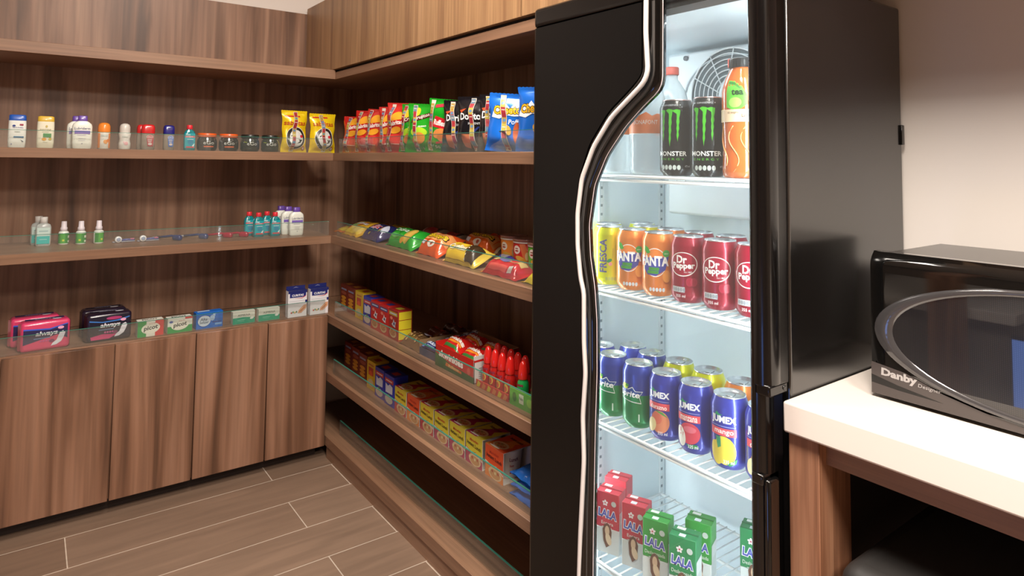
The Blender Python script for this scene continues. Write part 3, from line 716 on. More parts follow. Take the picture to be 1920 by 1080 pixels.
# ---------------------------------------------------------------- milk cartons, bottom wire shelf
def carton(label, col, dark, word, loc, rz, group=None):
    t = thing('milk_carton', label, 'carton', loc, rz, group)
    w, d, h = 0.050, 0.038, 0.122; m = MB()
    z1 = 0.050
    m.box(-w/2, -d/2, 0, w/2, d/2, z1, mat('#d9dedd', 0.4), 0.001, 1); m.build('base_panel', t)
    MB().box(-w/2, -d/2, z1, w/2, d/2, h, mat(col, 0.4), 0.001, 1).build('body', t)
    MB().box(-w/2, -0.0015, h, w/2, 0.0015, h+0.0012, mat(dark, 0.4)).build('top_seam', t)
    P = Print(flat_map(-d/2), None, 0.0004)
    P.text('LALA', 0, h-0.043, 0.043, 0.019, '#f4f6fb', 0.10, rot=-0.06); P.text('LALA', 0, h-0.043, 0.040, 0.016, '#4b57b8', 0.03, rot=-0.06)
    for q in range(5): P.oval(-0.005+0.0036*math.cos(q*1.257+0.3), h-0.0215+0.0036*math.sin(q*1.257+0.3), 0.0027, 0.0021, '#f6eef0', 12, q*1.257+0.3)
    P.oval(-0.005, h-0.0215, 0.0018, 0.0018, '#c8586a', 10)
    P.oval(0.014, h-0.020, 0.0055, 0.0055, '#c9d4cf', 16)
    P.text(word, 0, h-0.061, 0.040 if len(word) > 7 else 0.026, 0.0065, '#eef4ee', 0.0)
    P.rect(-0.012, h-0.0700, 0.010, h-0.0688, '#e2ece4')
    P.poly([(-0.010, z1-0.002), (-0.006, z1+0.008), (0.000, z1+0.012), (0.006, z1+0.008), (0.010, z1-0.004), (0.008, 0.020), (-0.002, 0.012), (-0.008, 0.025)], '#6a4636')
    P.oval(0.000, z1-0.004, 0.005, 0.010, '#d9b99a', 18); P.oval(0.003, z1-0.020, 0.006, 0.012, '#e2c8a8', 18, 0.3)
    P.build(t)
    P = Print(top_map(h), None, 0.0004); P.rect(-0.008, -0.016, 0.004, -0.006, '#dfe8f4'); P.rect(-0.018, 0.006, -0.002, 0.015, '#f3f5f5'); P.build(t, 'top_print')
    P = Print(side_map(w/2), None, 0.0004); P.rect(-0.017, 0.003, 0.017, z1+0.034, '#d5dad9'); P.rect(-0.013, 0.02, 0.013, 0.06, '#c3cbca'); P.build(t, 'side_print')
    return t
RC = math.radians(-68)
cR = carton('red milk carton nearest the door frame, left end of the row', '#c9384a', '#9c2434', 'Entera', (0.070, -1.432, S4), RC)
dup(cR, (0.078, -1.497, S4), RC, 'red milk carton beside the green carton')
cG = carton('bright green milk carton beside the red one', '#2f9a3f', '#1f7a34', 'Deslactosada', (0.070, -1.560, S4), RC)
cG2 = carton('dark green milk carton, right end of the front row', '#11854e', '#0d6c40', 'Deslactosada', (0.066, -1.628, S4), RC)
dup(cR, (0.125, -1.400, S4), RC, 'red milk carton in the second row, behind the leftmost red carton')
dup(cG, (0.132, -1.612, S4), RC, 'green milk carton in the second row, behind the dark green carton')
dup(cG2, (0.195, -1.690, S4), RC, 'dark green milk carton furthest back on the bottom cooler shelf')
t = thing('yogurt_pack', 'flat pale pack with purple and pink print beside the green cartons', 'pack', (0.085, -1.760, S4), RC)
MB().box(-0.035, -0.020, 0, 0.035, 0.020, 0.045, mat('#e4dde0', 0.35), 0.004, 2).build('tray', t)
P = Print(top_map(0.045), None, 0.0003); P.rect(-0.032, -0.017, 0.032, -0.010, '#6a5a86'); P.oval(0.018, 0.004, 0.012, 0.008, '#c07a86'); P.oval(0.004, 0.006, 0.006, 0.005, '#d8b04a'); P.build(t)

# ================================================================ goods: left run, upper shelf
def bottle_flat(name, label, cat, secs, col, cap_secs, capcol, loc, art, group=None, rough=0.35, body_mat=None, mapd=None):
    t = thing(name, label, cat, loc, 0, group)
    m = MB(); stack(m, secs, body_mat or mat(col, rough, 0, 0.2)); m.build('body', t)
    m = MB(); stack(m, cap_secs, mat(capcol, 0.35, 0, 0.3)); m.build('cap', t)
    d = mapd if mapd else secs[len(secs)//2][1]
    P = Print(flat_map(-d/2-0.0006), None, 0.0004); art(P); P.build(t); return t
def a_sham(P):
    P.text('head & shoulders', 0.002, 0.062, 0.026, 0.0045, '#2a3f8a', 0.0); P.rect(0.006, 0.068, 0.015, 0.073, '#a0304a'); P.oval(-0.008, 0.067, 0.004, 0.003, '#2a3f8a', 14)
    P.rect(-0.008, 0.0305, 0.017, 0.035, '#1f6f9a'); P.poly([(0.008, 0.026), (0.018, 0.018), (0.014, 0.018)], '#3a4a5a'); P.rect(-0.006, 0.048, 0.008, 0.0495, '#9aa8a0'); P.rect(-0.014, 0.010, -0.011, 0.012, '#3a4fa0')
S_ = [(0.040, 0.024, 0), (0.044, 0.027, 0.003), (0.045, 0.028, 0.02), (0.045, 0.028, 0.070), (0.044, 0.027, 0.083)]
bottle_flat('shampoo_bottle', 'white shampoo bottle with dark blue cap, first on the upper shelf', 'bottle', S_, '#e9ece6', [(0.0435, 0.027, 0.083), (0.044, 0.0275, 0.085), (0.0425, 0.026, 0.099), (0.036, 0.02, 0.101)], '#1f56b4', (-0.978, 0.075, Z1), a_sham)
def a_pan(P):
    P.text('PANTENE', 0.0, 0.058, 0.028, 0.0042, '#8a8452', 0.0); P.oval(0.002, 0.068, 0.003, 0.004, '#c8b46a', 14); P.rect(-0.006, 0.034, 0.015, 0.046, '#3f8f4a'); P.oval(-0.003, 0.028, 0.006, 0.0045, '#e0a030', 18); P.oval(0.012, 0.029, 0.004, 0.004, '#c8b43a', 14)
    P.rect(-0.009, 0.050, 0.008, 0.0512, '#a8a890'); P.rect(-0.006, 0.018, 0.006, 0.019, '#b0b0a0')
bottle_flat('shampoo_bottle', 'cream shampoo bottle with golden cap', 'bottle', S_, '#eae6cf', [(0.0435, 0.027, 0.083), (0.044, 0.0275, 0.085), (0.042, 0.026, 0.098), (0.034, 0.02, 0.100)], '#d9b23e', (-0.907, 0.075, Z1), a_pan)
LS_ = [(0.048, 0.024, 0), (0.053, 0.028, 0.004), (0.0545, 0.029, 0.02), (0.0545, 0.029, 0.072), (0.050, 0.028, 0.080), (0.034, 0.024, 0.087), (0.026, 0.022, 0.089)]
LC_ = [(0.026, 0.022, 0.089), (0.0268, 0.0225, 0.091), (0.0255, 0.0215, 0.105), (0.022, 0.018, 0.1065)]
def a_lub(P):
    P.text('Lubriderm', 0.0, 0.0655, 0.042, 0.008, '#3f3d6e', 0.0); P.rect(-0.021, 0.048, 0.021, 0.058, '#7a62b8'); P.rect(-0.014, 0.0435, 0.010, 0.0448, '#a89ac8'); P.rect(-0.010, 0.032, 0.010, 0.0331, '#b9b6c4'); P.rect(-0.010, 0.026, 0.008, 0.027, '#b9b6c4'); P.rect(-0.0015, 0.016, 0.0015, 0.018, '#8a88a0')
lub = bottle_flat('lotion_bottle', 'white lotion bottle with purple cap, in front of its twin on the upper shelf', 'bottle', LS_, '#eceee4', LC_, '#6a4aa6', (-0.811, 0.075, Z1), a_lub)
dup(lub, (-0.824, 0.115, Z1), 0, 'white lotion bottle with purple cap, behind its twin on the upper shelf')
# roll-ons
def rollon(label, col, capcol, loc, art, waist=False, clear=None):
    t = thing('deodorant', label, 'deodorant', loc)
    b = [(0.0155, 0), (0.0175, 0.003), (0.0178, 0.02), (0.0165 if not waist else 0.0150, 0.035), (0.0178, 0.050), (0.0175, 0.056)]
    MB().lathe(b, mat(col, 0.3, 0, 0.3), 32).build('body', t)
    c = [(0.0178, 0.0555), (0.0182, 0.058), (0.0176, 0.075), (0.0145, 0.083), (0.008, 0.0865), (0.0, 0.087)] if not waist else [(0.0150, 0.0555), (0.0158, 0.060), (0.0155, 0.075), (0.0125, 0.083), (0.006, 0.0865), (0.0, 0.087)]
    MB().lathe(c, mat(capcol, 0.3, 0, 0.3), 32, caps=False).build('cap', t)
    P = Print(cyl_map(0.0180), 0.004, 0.0003); art(P); P.build(t); return t
def a_orange(P):
    P.rect(-0.022, 0.004, -0.012, 0.052, '#e8873a'); P.rect(0.013, 0.004, 0.022, 0.052, '#e8873a'); P.text('OBAO', 0.0, 0.044, 0.020, 0.005, '#9fb4b4', 0.0)
    P.oval(0.004, 0.024, 0.006, 0.007, '#e8a15a', 18, 0.4); P.oval(0.010, 0.028, 0.004, 0.006, '#e8873a', 14, -0.5)
rollon('white roll-on deodorant with orange cap', '#e6e3da', '#ee8a34', (-0.751, 0.075, Z1), a_orange)
def a_white(P): P.text('OBAO', 0.0, 0.042, 0.018, 0.0045, '#8aa09a', 0.0); P.oval(0.003, 0.020, 0.006, 0.006, '#eeb6bc', 18); P.oval(-0.003, 0.024, 0.003, 0.004, '#f0ccd0', 12)
rollon('all white roll-on deodorant with narrow waist and pale cap', '#e8e6e0', '#d6d2ca', (-0.692, 0.075, Z1), a_white, True)
def gelstick(label, capcol, lab, loc, group=None):
    t = thing('deodorant', label, 'deodorant', loc, 0, group)
    m = MB(); stack(m, [(0.036, 0.024, 0), (0.0405, 0.027, 0.003), (0.041, 0.028, 0.012), (0.041, 0.028, 0.045), (0.038, 0.027, 0.056)] if lab != 'blue' else [(0.030, 0.024, 0), (0.034, 0.026, 0.003), (0.035, 0.027, 0.012), (0.035, 0.027, 0.045), (0.033, 0.026, 0.056)], mat('#8f8276', 0.12, 0, 0.7)); m.build('body', t)
    k = 1.0 if lab != 'blue' else 0.86
    m = MB(); stack(m, [(0.0405*k, 0.028, 0.056), (0.041*k, 0.0285, 0.060), (0.0405*k, 0.028, 0.076), (0.036*k, 0.024, 0.083), (0.026*k, 0.016, 0.086)], mat(capcol, 0.25, 0, 0.5)); m.build('cap', t)
    lc = '#b23a44' if lab != 'blue' else '#3f6fc0'
    P = Print(flat_map(-0.0147), None, 0.0005)
    P.poly([(-0.002*k, 0.012), (0.014*k, 0.012), (0.016*k, 0.046), (0.006, 0.052), (-0.006*k, 0.046)], lc)
    P.oval(0.004, 0.044, 0.010*k, 0.006, '#d8d4cc', 20); P.oval(0.004, 0.044, 0.0088*k, 0.005, lc, 20); P.text('OBAO', 0.004, 0.044, 0.013*k, 0.0042, '#f2eeea', 0.0)
    for j, w in enumerate((0.014, 0.012, 0.010)): P.rect(0.004-w/2*k, 0.034-j*0.004, 0.004+w/2*k, 0.0355-j*0.004, '#e8e0dc')
    P.oval(0.005, 0.020, 0.006*k, 0.004, '#d8c8c4', 16)
    P.build(t); return t
red = gelstick('clear deodorant stick with red cap and red print, front of the pair', '#cc2428', 'red', (-0.624, 0.075, Z1))
dup(red, (-0.634, 0.106, Z1), 0, 'deodorant stick with red cap, behind its twin')
gelstick('clear deodorant stick with navy blue cap and blue print', '#22227a', 'blue', (-0.561, 0.075, Z1))
def mouthwash(label, loc, group=None):
    t = thing('mouthwash_bottle', label, 'bottle', loc, 0, group)
    tm = mat('#0f7f86', 0.08, 0, 0.8)
    m = MB(); stack(m, [(0.034, 0.022, 0), (0.037, 0.025, 0.003), (0.038, 0.026, 0.010), (0.038, 0.026, 0.058), (0.030, 0.022, 0.068), (0.017, 0.016, 0.073), (0.016, 0.016, 0.075)], tm); m.build('body', t)
    m = MB(); m.lathe([(0.0092, 0.0745), (0.0098, 0.076), (0.0094, 0.088), (0.0085, 0.0895)], mat('#e03440', 0.35), 28)
    m.build('cap', t)
    P = Print(flat_map(-0.0134), None, 0.0006)
    P.poly([(-0.016, 0.008), (0.016, 0.008), (0.016, 0.060), (-0.016, 0.060)], '#1aa2ae'); P.rect(-0.015, 0.046, 0.015, 0.051, '#d8343c'); P.text('Colgate', -0.001, 0.0485, 0.022, 0.0042, '#f6eeee', 0.01)
    P.text('Plax', -0.006, 0.0560, 0.014, 0.0062, '#e8f4f6', 0.02); P.oval(0.002, 0.030, 0.009, 0.010, '#1a86a8', 20); P.rect(-0.009, 0.0385, 0.011, 0.040, '#d8eef0')
    P.poly([(0.006, 0.016), (0.015, 0.026), (0.012, 0.014)], '#e8f0f4'); P.rect(-0.012, 0.010, 0.014, 0.0145, '#e04a50')
    P.build(t); return t
mw = mouthwash('small teal mouthwash bottle with red cap, alone on the upper shelf beside the gel jars', (-0.496, 0.075, Z1))
def jar(label, lid, acc, loc, clear=False, group=None):
    t = thing('hair_gel_jar', label, 'jar', loc, 0, group)
    bc = mat('#17110f' if not clear else '#20261f', 0.08, 0, 0.8)
    m = MB(); m.lathe([(0.026, 0), (0.031, 0.004), (0.0335, 0.012), (0.0338, 0.030), (0.032, 0.040), (0.028, 0.046), (0.0275, 0.050)], bc, 40); m.build('body', t)
    m = MB(); m.lathe([(0.0300, 0.049), (0.0312, 0.051), (0.0312, 0.0605), (0.0295, 0.0625), (0, 0.0630)], mat(lid, 0.35, 0, 0.3), 40); m.build('lid', t)
    P = Print(cyl_map(0.0338), 0.005, 0.0005)
    P.text('eGo', 0.0, 0.029, 0.036, 0.0125, '#d9dcd8', 0.01); P.rect(-0.016, 0.0135, 0.016, 0.0175, acc) if not clear else P.poly([(-0.030, 0.036), (-0.018, 0.034), (-0.018, 0.0325), (-0.030, 0.0345)], acc)
    P.build(t); return t
j = jar('black hair gel jar with orange lid, left one of two', '#e8642a', '#d9602a', (-0.438, 0.078, Z1))
dup(j, (-0.365, 0.078, Z1), math.radians(-8), 'black hair gel jar with orange lid, right one beside the dark lidded jars')
j = jar('dark hair gel jar with black lid, next to an orange lidded jar', '#20221f', '#b8cc2a', (-0.291, 0.078, Z1), True)
dup(j, (-0.217, 0.078, Z1), math.radians(-8), 'dark hair gel jar with black lid, next to the yellow chip bag')

# ---------------------------------------------------------------- chip bags
def chip_bag(label, w, h, T, col, art, loc, rz, seed=0, tilt=0.0, lean=0.0, group=None, strip=None, low=None):
    rnd = random.Random(seed); ph = [rnd.uniform(0, 6.28) for _ in range(6)]
    t = thing('chip_bag', label, 'bag of chips', loc, rz, group)
    t.rotation_euler = (lean, tilt, rz)
    def th(u, v):
        a = max(0.0, 1-abs(2*u/w)**2.4)**0.65; s0 = min(1.0, max(0.0, (v-0.008)/0.030)); s1 = min(1.0, max(0.0, (h-0.010-v)/0.045))
        e = math.sin(s0*PI/2)*math.sin(s1*PI/2)**0.9
        wr = 0.0014*math.sin(55*u+9*v*6+ph[0]) + 0.0016*math.sin(38*v*2.0+30*u+ph[1]) + 0.0010*math.sin(120*u-60*v+ph[2])
        return T/2*a*e*(0.92+0.16*math.sin(v*30+ph[3])) + wr*(0.35+0.65*e)
    def xx(u, v):
        return u*(1-0.10*math.sin(PI*min(1, max(0, v/h)))) + 0.0012*math.sin(v*90+ph[4])
    nu, nv = 22, 32; m = MB()
    for sgn in (1, -1):
        rows = [[(xx(-w/2+w*k/nu, h*j/nv), -(th(-w/2+w*k/nu, h*j/nv)) if sgn > 0 else max(th(-w/2+w*k/nu, h*j/nv)*0.9, 0.0004)+0.0002, h*j/nv + (0.0014*(k % 2) if j == nv else 0)) for k in range(nu+1)] for j in range(nv+1)]
        m.grid(rows, mat(col, 0.22, 0.15, 0.5), True)
    m.build('bag', t)
    fm = lambda u, v, hh: Vector((xx(u, v), -th(u, v)-hh-0.0006, v))
    P = Print(fm, 0.006, 0.0004, 0.25); 
    if low: P.rect(-w/2+0.001, 0.0, w/2-0.001, low[0], low[1])
    art(P); P.build(t)
    if strip:
        s0, s1 = strip; rn = random.Random(seed+5)
        Q = Print(fm, 0.006, 0.0018, 0.25); hw = 0.0080
        Q.poly([(s0-hw, 0.004), (s0+hw, 0.004), (s1+hw, h-0.004), (s1-hw, h-0.004)], '#d2cabc')
        cs = ['#9c3038', '#b8a448', '#a83a40', '#6a7c8c', '#a85258', '#b8a850', '#a88a4c', '#8f2c38']
        z = 0.006; k = rn.randrange(8)
        while z < h-0.016:
            dz = rn.uniform(0.010, 0.020); z2 = min(z+dz, h-0.006); f = lambda q: s0+(s1-s0)*q/h
            Q.poly([(f(z)-hw+0.0016, z), (f(z)+hw-0.0016, z), (f(z2)+hw-0.0016, z2), (f(z2)-hw+0.0016, z2)], cs[k % 8])
            if k % 3 == 0: Q.oval(f((z+z2)/2), (z+z2)/2, 0.005, 0.004, '#5f86a8', 12)
            if k % 3 == 1: Q.text('75', f((z+z2)/2), (z+z2)/2, 0.008, 0.006, '#a02a30', 0.02)
            if k % 3 == 2: Q.rect(f((z+z2)/2)-0.005, (z+z2)/2-0.001, f((z+z2)/2)+0.005, (z+z2)/2+0.001, '#d8cfc4')
            z = z2; k += 1
        Q.build(t, 'promo_strip')
    return t
def a_yel(P):
    P.rect(-0.042, 0.136, 0.020, 0.141, '#c22a2a'); P.text('sabritas', -0.002, 0.113, 0.086, 0.018, '#b8451e', 0.02)
    P.oval(0.002, 0.055, 0.040, 0.043, '#e9e4da', 36); P.oval(0.002, 0.055, 0.038, 0.041, '#2c2a28', 36); P.oval(0.004, 0.054, 0.028, 0.032, '#dfe0dc', 32)
    P.oval(0.026, 0.062, 0.006, 0.006, '#c8303a', 16); P.poly([(0.012, 0.050), (0.030, 0.050), (0.022, 0.038), (0.006, 0.034), (0.018, 0.044)], '#2c2a28')
    P.poly([(-0.018, 0.064), (-0.006, 0.070), (-0.006, 0.067), (-0.018, 0.060)], '#2c2a28'); P.oval(0.034, 0.016, 0.006, 0.008, '#b8303a', 14); P.oval(0.034, 0.016, 0.004, 0.005, '#e8e0d0', 12)
chip_bag('yellow chip bag with dark ring logo, beside the dark gel jar', 0.100, 0.160, 0.040, '#f2cf1a', a_yel, (-0.130, 0.075, Z1), 0, 1, strip=(-0.012, 0.004))
chip_bag('yellow chip bag with dark ring logo, touching the corner', 0.106, 0.153, 0.042, '#f2cf1a', a_yel, (-0.021, 0.070, Z1), 0, 2, strip=(0.004, -0.008))
RB = math.radians
def a_frit(P):
    P.oval(0.004, 0.118, 0.026, 0.020, '#e9a22c', 24, 0.3); P.poly([(-0.030, 0.088), (0.032, 0.098), (0.030, 0.114), (-0.030, 0.104)], '#c22424'); P.text('Sabritas', 0.002, 0.101, 0.060, 0.015, '#f4efe8', 0.03, rot=0.16)
    P.oval(-0.002, 0.076, 0.026, 0.011, '#e9a22c', 24, 0.2); P.oval(0.0, 0.046, 0.030, 0.018, '#d23a34', 24); P.rect(-0.018, 0.0285, 0.018, 0.031, '#e8b0a0')
gR = 'red chip bags on the snack shelf'
chip_bag('clear and yellow topped chip bag half hidden in the corner behind the red bags', 0.095, 0.145, 0.04, '#c9a83a', a_yel, (0.115, 0.045, Z1), RB(-50), 3, strip=(0.0, 0.01))
chip_bag('red chip bag nearest the corner', 0.110, 0.142, 0.045, '#cf2a24', a_frit, (0.070, -0.030, Z1), RB(-58), 4, 0.04, strip=(-0.030, -0.022))
chip_bag('red chip bag second from the corner, with a silver glint', 0.105, 0.158, 0.042, '#cf2420', a_frit, (0.062, -0.150, Z1), RB(-66), 5, 0.05, strip=(-0.036, -0.024))
chip_bag('red chip bag third from the corner, slightly folded', 0.100, 0.158, 0.042, '#d02a24', a_frit, (0.060, -0.245, Z1), RB(-66), 6, 0.08, strip=(-0.030, -0.030))
chip_bag('red chip bag fourth from the corner, with a promotional strip', 0.108, 0.160, 0.042, '#cf2a24', a_frit, (0.060, -0.365, Z1), RB(-66), 7, 0.02, strip=(-0.022, -0.030))
chip_bag('red chip bag touching the green bags', 0.112, 0.168, 0.042, '#d2302a', a_frit, (0.054, -0.440, Z1), RB(-64), 8, 0.05, strip=(-0.034, -0.024))
def a_grn(P):
    P.oval(-0.020, 0.128, 0.016, 0.014, '#e0c22e', 20, 0.4); P.poly([(-0.040, 0.092), (0.038, 0.116), (0.042, 0.130), (-0.034, 0.110)], '#5a1420'); P.text('Crujitos', 0.002, 0.1125, 0.062, 0.014, '#f0e2d6', 0.02, rot=0.29)
    P.text('queso', 0.010, 0.082, 0.032, 0.008, '#eef2e6', 0.01, rot=0.1); P.oval(0.0, 0.064, 0.034, 0.016, '#a9cf2c', 26); P.oval(0.002, 0.046, 0.026, 0.018, '#d78a3c', 24, 0.2); P.oval(-0.014, 0.040, 0.012, 0.012, '#c96f2e', 18); P.text('50 g', 0.024, 0.014, 0.020, 0.008, '#e6f2e0', 0.01)
chip_bag('green chip bag nearest the red bags', 0.112, 0.158, 0.044, '#22a022', a_grn, (0.062, -0.530, Z1), RB(-64), 9, 0.06, strip=(-0.038, -0.034))
chip_bag('green chip bag with maroon wording, in the middle of the green bags', 0.120, 0.154, 0.044, '#25a825', a_grn, (0.050, -0.610, Z1), RB(-62), 10, 0.06, strip=(-0.006, -0.030))
def a_ruf(P):
    P.poly([(-0.030, 0.078), (0.020, 0.072), (0.034, 0.100), (-0.016, 0.110)], '#c8202a'); P.text('Ruffles', 0.002, 0.090, 0.044, 0.017, '#f4f0ea', 0.03, rot=-0.1); P.poly([(-0.022, 0.134), (0.014, 0.140), (0.010, 0.150), (-0.024, 0.144)], '#b03040')
    P.oval(0.006, 0.058, 0.028, 0.015, '#d98a48', 24, 0.2); P.oval(0.014, 0.046, 0.018, 0.012, '#c87838', 20, -0.2); P.poly([(-0.006, 0.026), (0.028, 0.032), (0.028, 0.038), (-0.006, 0.032)], '#c8303a'); P.text('50 g', 0.006, 0.016, 0.032, 0.011, '#eef4ea', 0.015)
chip_bag('green ridged chip bag marked 50 g, leaning beside the black bags', 0.108, 0.162, 0.044, '#17a021', a_ruf, (0.052, -0.722, Z1), RB(-64), 11, 0.10, strip=(-0.030, -0.036))
def a_dor(P):
    P.poly([(-0.048, 0.118), (-0.020, 0.122), (-0.040, 0.110)], '#d8502a'); P.text('Doritos', 0.0, 0.100, 0.088, 0.020, '#eef0f0', 0.03); P.poly([(0.030, 0.124), (0.046, 0.120), (0.040, 0.112)], '#d8502a'); P.text('INCOGNITO', 0.012, 0.080, 0.050, 0.006, '#c8ccd0', 0.01)
    P.poly([(0.004, 0.058), (0.024, 0.072), (0.028, 0.070), (0.010, 0.052)], '#2a3a80'); P.poly([(-0.034, 0.050), (0.006, 0.050), (-0.008, 0.010), (-0.026, 0.016)], '#c8714a'); P.text('58 g', 0.020, 0.012, 0.018, 0.006, '#d8d8d8', 0.0)
chip_bag('black chip bag next to the green ridged bag', 0.118, 0.152, 0.046, '#15141a', a_dor, (0.060, -0.815, Z1), RB(-62), 12, 0.05, strip=(0.010, -0.026))
chip_bag('black chip bag in the middle of three, behind a yellow and red strip', 0.120, 0.156, 0.046, '#15141a', a_dor, (0.054, -0.912, Z1), RB(-62), 13, 0.02, strip=(0.010, -0.006))
chip_bag('black chip bag tucked behind the blue bag', 0.116, 0.155, 0.046, '#17151a', a_dor, (0.062, -1.005, Z1), RB(-60), 14, 0.04, strip=(-0.010, -0.030))
def a_blu(P):
    P.poly([(-0.052, 0.088), (-0.040, 0.118), (-0.026, 0.108), (-0.012, 0.126), (0.004, 0.112), (0.022, 0.130), (0.048, 0.120), (0.046, 0.094), (0.018, 0.092), (-0.004, 0.094), (-0.026, 0.084)], '#f0f2f4')
    P.text('Cheetos', 0.002, 0.108, 0.096, 0.026, '#1b1a1a', 0.09, rot=0.05); P.text('Cheetos', 0.002, 0.108, 0.093, 0.023, '#f0b422', 0.03, rot=0.05)
    P.text('Poffs', 0.022, 0.078, 0.036, 0.013, '#e6eef8', 0.02, rot=0.05); P.oval(0.032, 0.048, 0.010, 0.030, '#d0643a', 24, 0.1); P.oval(0.006, 0.056, 0.009, 0.014, '#d8a84a', 20, 0.6); P.oval(0.040, 0.020, 0.012, 0.016, '#c85c34', 20)
chip_bag('blue chip bag with yellow lettering and orange puffs', 0.124, 0.150, 0.044, '#1c6fd8', a_blu, (0.040, -1.085, Z1), RB(-56), 15, 0.08, strip=(0.006, -0.022))
chip_bag('blue chip bag mostly hidden by the cooler', 0.115, 0.160, 0.040, '#1c6fd8', a_blu, (0.055, -1.185, Z1), RB(-66), 16, 0.04)

# ---------------------------------------------------------------- left run, middle shelf
k2 = 1.04
def sanitizer(label, loc):
    t = thing('sanitizer_bottle', label, 'bottle', loc)
    m = MB(); stack(m, [(0.038, 0.024, 0), (0.041, 0.027, 0.003), (0.042, 0.028, 0.010), (0.042, 0.028, 0.052), (0.036, 0.025, 0.060), (0.019, 0.018, 0.064)], film('#dfe8e6', 0.55, 0.1, 'clear_bottle')); m.build('body', t)
    m = MB(); m.lathe([(0.0105, 0.064), (0.0105, 0.080), (0.0100, 0.0815)], mat('#eeeeea', 0.4), 28); m.build('cap', t)
    P = Print(flat_map(-0.0146), None, 0.0005); P.rect(-0.017, 0.026, 0.017, 0.052, '#c6dcd6'); P.rect(-0.017, 0.006, 0.017, 0.028, '#2fb8b4'); P.rect(-0.012, 0.041, 0.012, 0.043, '#8aaeb0'); P.rect(-0.010, 0.018, 0.010, 0.0195, '#a8e0dc'); P.build(t); return t
s_ = sanitizer('clear hand sanitizer bottle with aqua label and white cap, front one', (-0.897, 0.196, Z2)); s_.scale = (1, 1, 1.14)
dup(s_, (-0.910, 0.235, Z2), 0, 'clear hand sanitizer bottle, behind its twin')
def spray(label, loc, rz):
    t = thing('spray_bottle', label, 'bottle', loc, rz)
    MB().lathe([(0.0125, 0), (0.0145, 0.002), (0.0148, 0.006), (0.0148, 0.037), (0.0135, 0.042), (0.009, 0.045)], mat('#e6ece4', 0.35, 0, 0.3), 32).build('body', t)
    MB().lathe([(0.0102, 0.045), (0.0102, 0.055), (0.0082, 0.058), (0.0076, 0.075), (0.007, 0.0765)], mat('#e6dfe6', 0.4), 28).build('spray_nozzle', t)
    P = Print(cyl_map(0.0149), 0.004, 0.0003); P.rect(-0.022, 0.005, 0.022, 0.0365, '#2f8a34'); P.rect(-0.010, 0.005, 0.004, 0.0365, '#4aa63a'); P.rect(0.012, 0.008, 0.020, 0.014, '#e2ead8'); P.rect(0.012, 0.022, 0.020, 0.030, '#dfe8d4'); P.rect(-0.004, 0.012, 0.002, 0.018, '#c8d44a'); P.build(t, 'paper_label'); return t
g_ = spray('small white and green spray bottle, nearest the hand sanitizer', (-0.842, 0.195, Z2), 0)
dup(g_, (-0.795, 0.178, Z2), RB(-10), 'small white and green spray bottle, middle of three')
dup(g_, (-0.745, 0.172, Z2), RB(35), 'small white and green spray bottle, nearest the toothbrush packs')
def brushkit(label, loc):
    t = thing('toothbrush_kit', label, 'toothbrush kit', loc, RB(6))
    m = MB(); m.box(-0.030, -0.008, 0.001, 0.038, 0.008, 0.004, film('#cfd4e6', 0.5, 0.1, 'clear_case'), 0.001, 1); m.build('case', t)
    c = MB().lathe([(0.0, 0), (0.0105, 0), (0.0105, 0.010), (0.009, 0.0115), (0.0, 0.0115)], mat('#e6e8ea', 0.3), 28).build('tube_cap', t, (-0.014, -0.002, 0.0112)); c.rotation_euler = (PI/2, 0, 0)
    rg = MB().lathe([(0.0062, 0), (0.0062, 0.0008), (0.0042, 0.0008)], mat('#9aa6c0', 0.3), 20).build('cap_ring', c, (0, 0, 0.0115))
    MB().tube([(-0.004, 0.004, 0.007), (0.018, 0.004, 0.008), (0.038, 0.004, 0.006)], 0.0032, mat('#5a5f9a', 0.3), 10).build('handle', t)
    MB().box(0.024, 0.000, 0.008, 0.036, 0.006, 0.012, mat('#b86a86', 0.6)).build('bristles', t); return t
b_ = brushkit('small clear toothbrush kit with white cap, nearest the green sprays', (-0.676, 0.165, Z2))
dup(b_, (-0.603, 0.160, Z2), RB(6), 'small clear toothbrush kit with white cap, nearest the blue razors')
def razor(label, col, loc, rz):
    t = thing('razor', label, 'razor', loc, rz)
    pts = [(0, -0.010, 0.012), (0, 0.012, 0.015), (0, 0.040, 0.011), (0, 0.072, 0.008)]
    MB().tube(pts, 0.0042, mat(col, 0.25, 0, 0.4), 12).build('handle', t)
    m = MB(); stack(m, [(0.014, 0.030, 0), (0.020, 0.036, 0.006), (0.018, 0.032, 0.014), (0.010, 0.020, 0.018)], mat(col, 0.2, 0, 0.6)); o = m.build('grip_head', t, (0, -0.012, 0.0015))
    MB().box(-0.018, 0.070, 0.0045, 0.018, 0.082, 0.0105, mat('#c9ccd2', 0.3, 0.4), 0.002, 1).build('blade_head', t); return t
r_ = razor('blue disposable razor, nearest the toothbrush kits', '#23376e', (-0.520, 0.135, Z2), RB(38))
dup(r_, (-0.435, 0.135, Z2), RB(38), 'blue disposable razor beside the red ones')
r2 = razor('red disposable razor beside the blue one', '#a8203a', (-0.355, 0.130, Z2), RB(48))
dup(r2, (-0.300, 0.125, Z2), RB(52), 'red disposable razor, nearest the mouthwash bottles')
dup(mw, (-0.265, 0.150, Z2), 0, 'teal mouthwash bottle with red cap, back left of the four on the middle shelf')
dup(mw, (-0.245, 0.098, Z2), 0, 'teal mouthwash bottle with red cap, front left of the four on the middle shelf')
dup(mw, (-0.202, 0.142, Z2), 0, 'teal mouthwash bottle with red cap, back right of the four on the middle shelf')
dup(mw, (-0.186, 0.092, Z2), 0, 'teal mouthwash bottle with red cap, front right of the four beside the lotions')
dup(lub, (-0.137, 0.180, Z2), 0, 'white lotion bottle with purple cap, rearmost of three on the middle shelf')
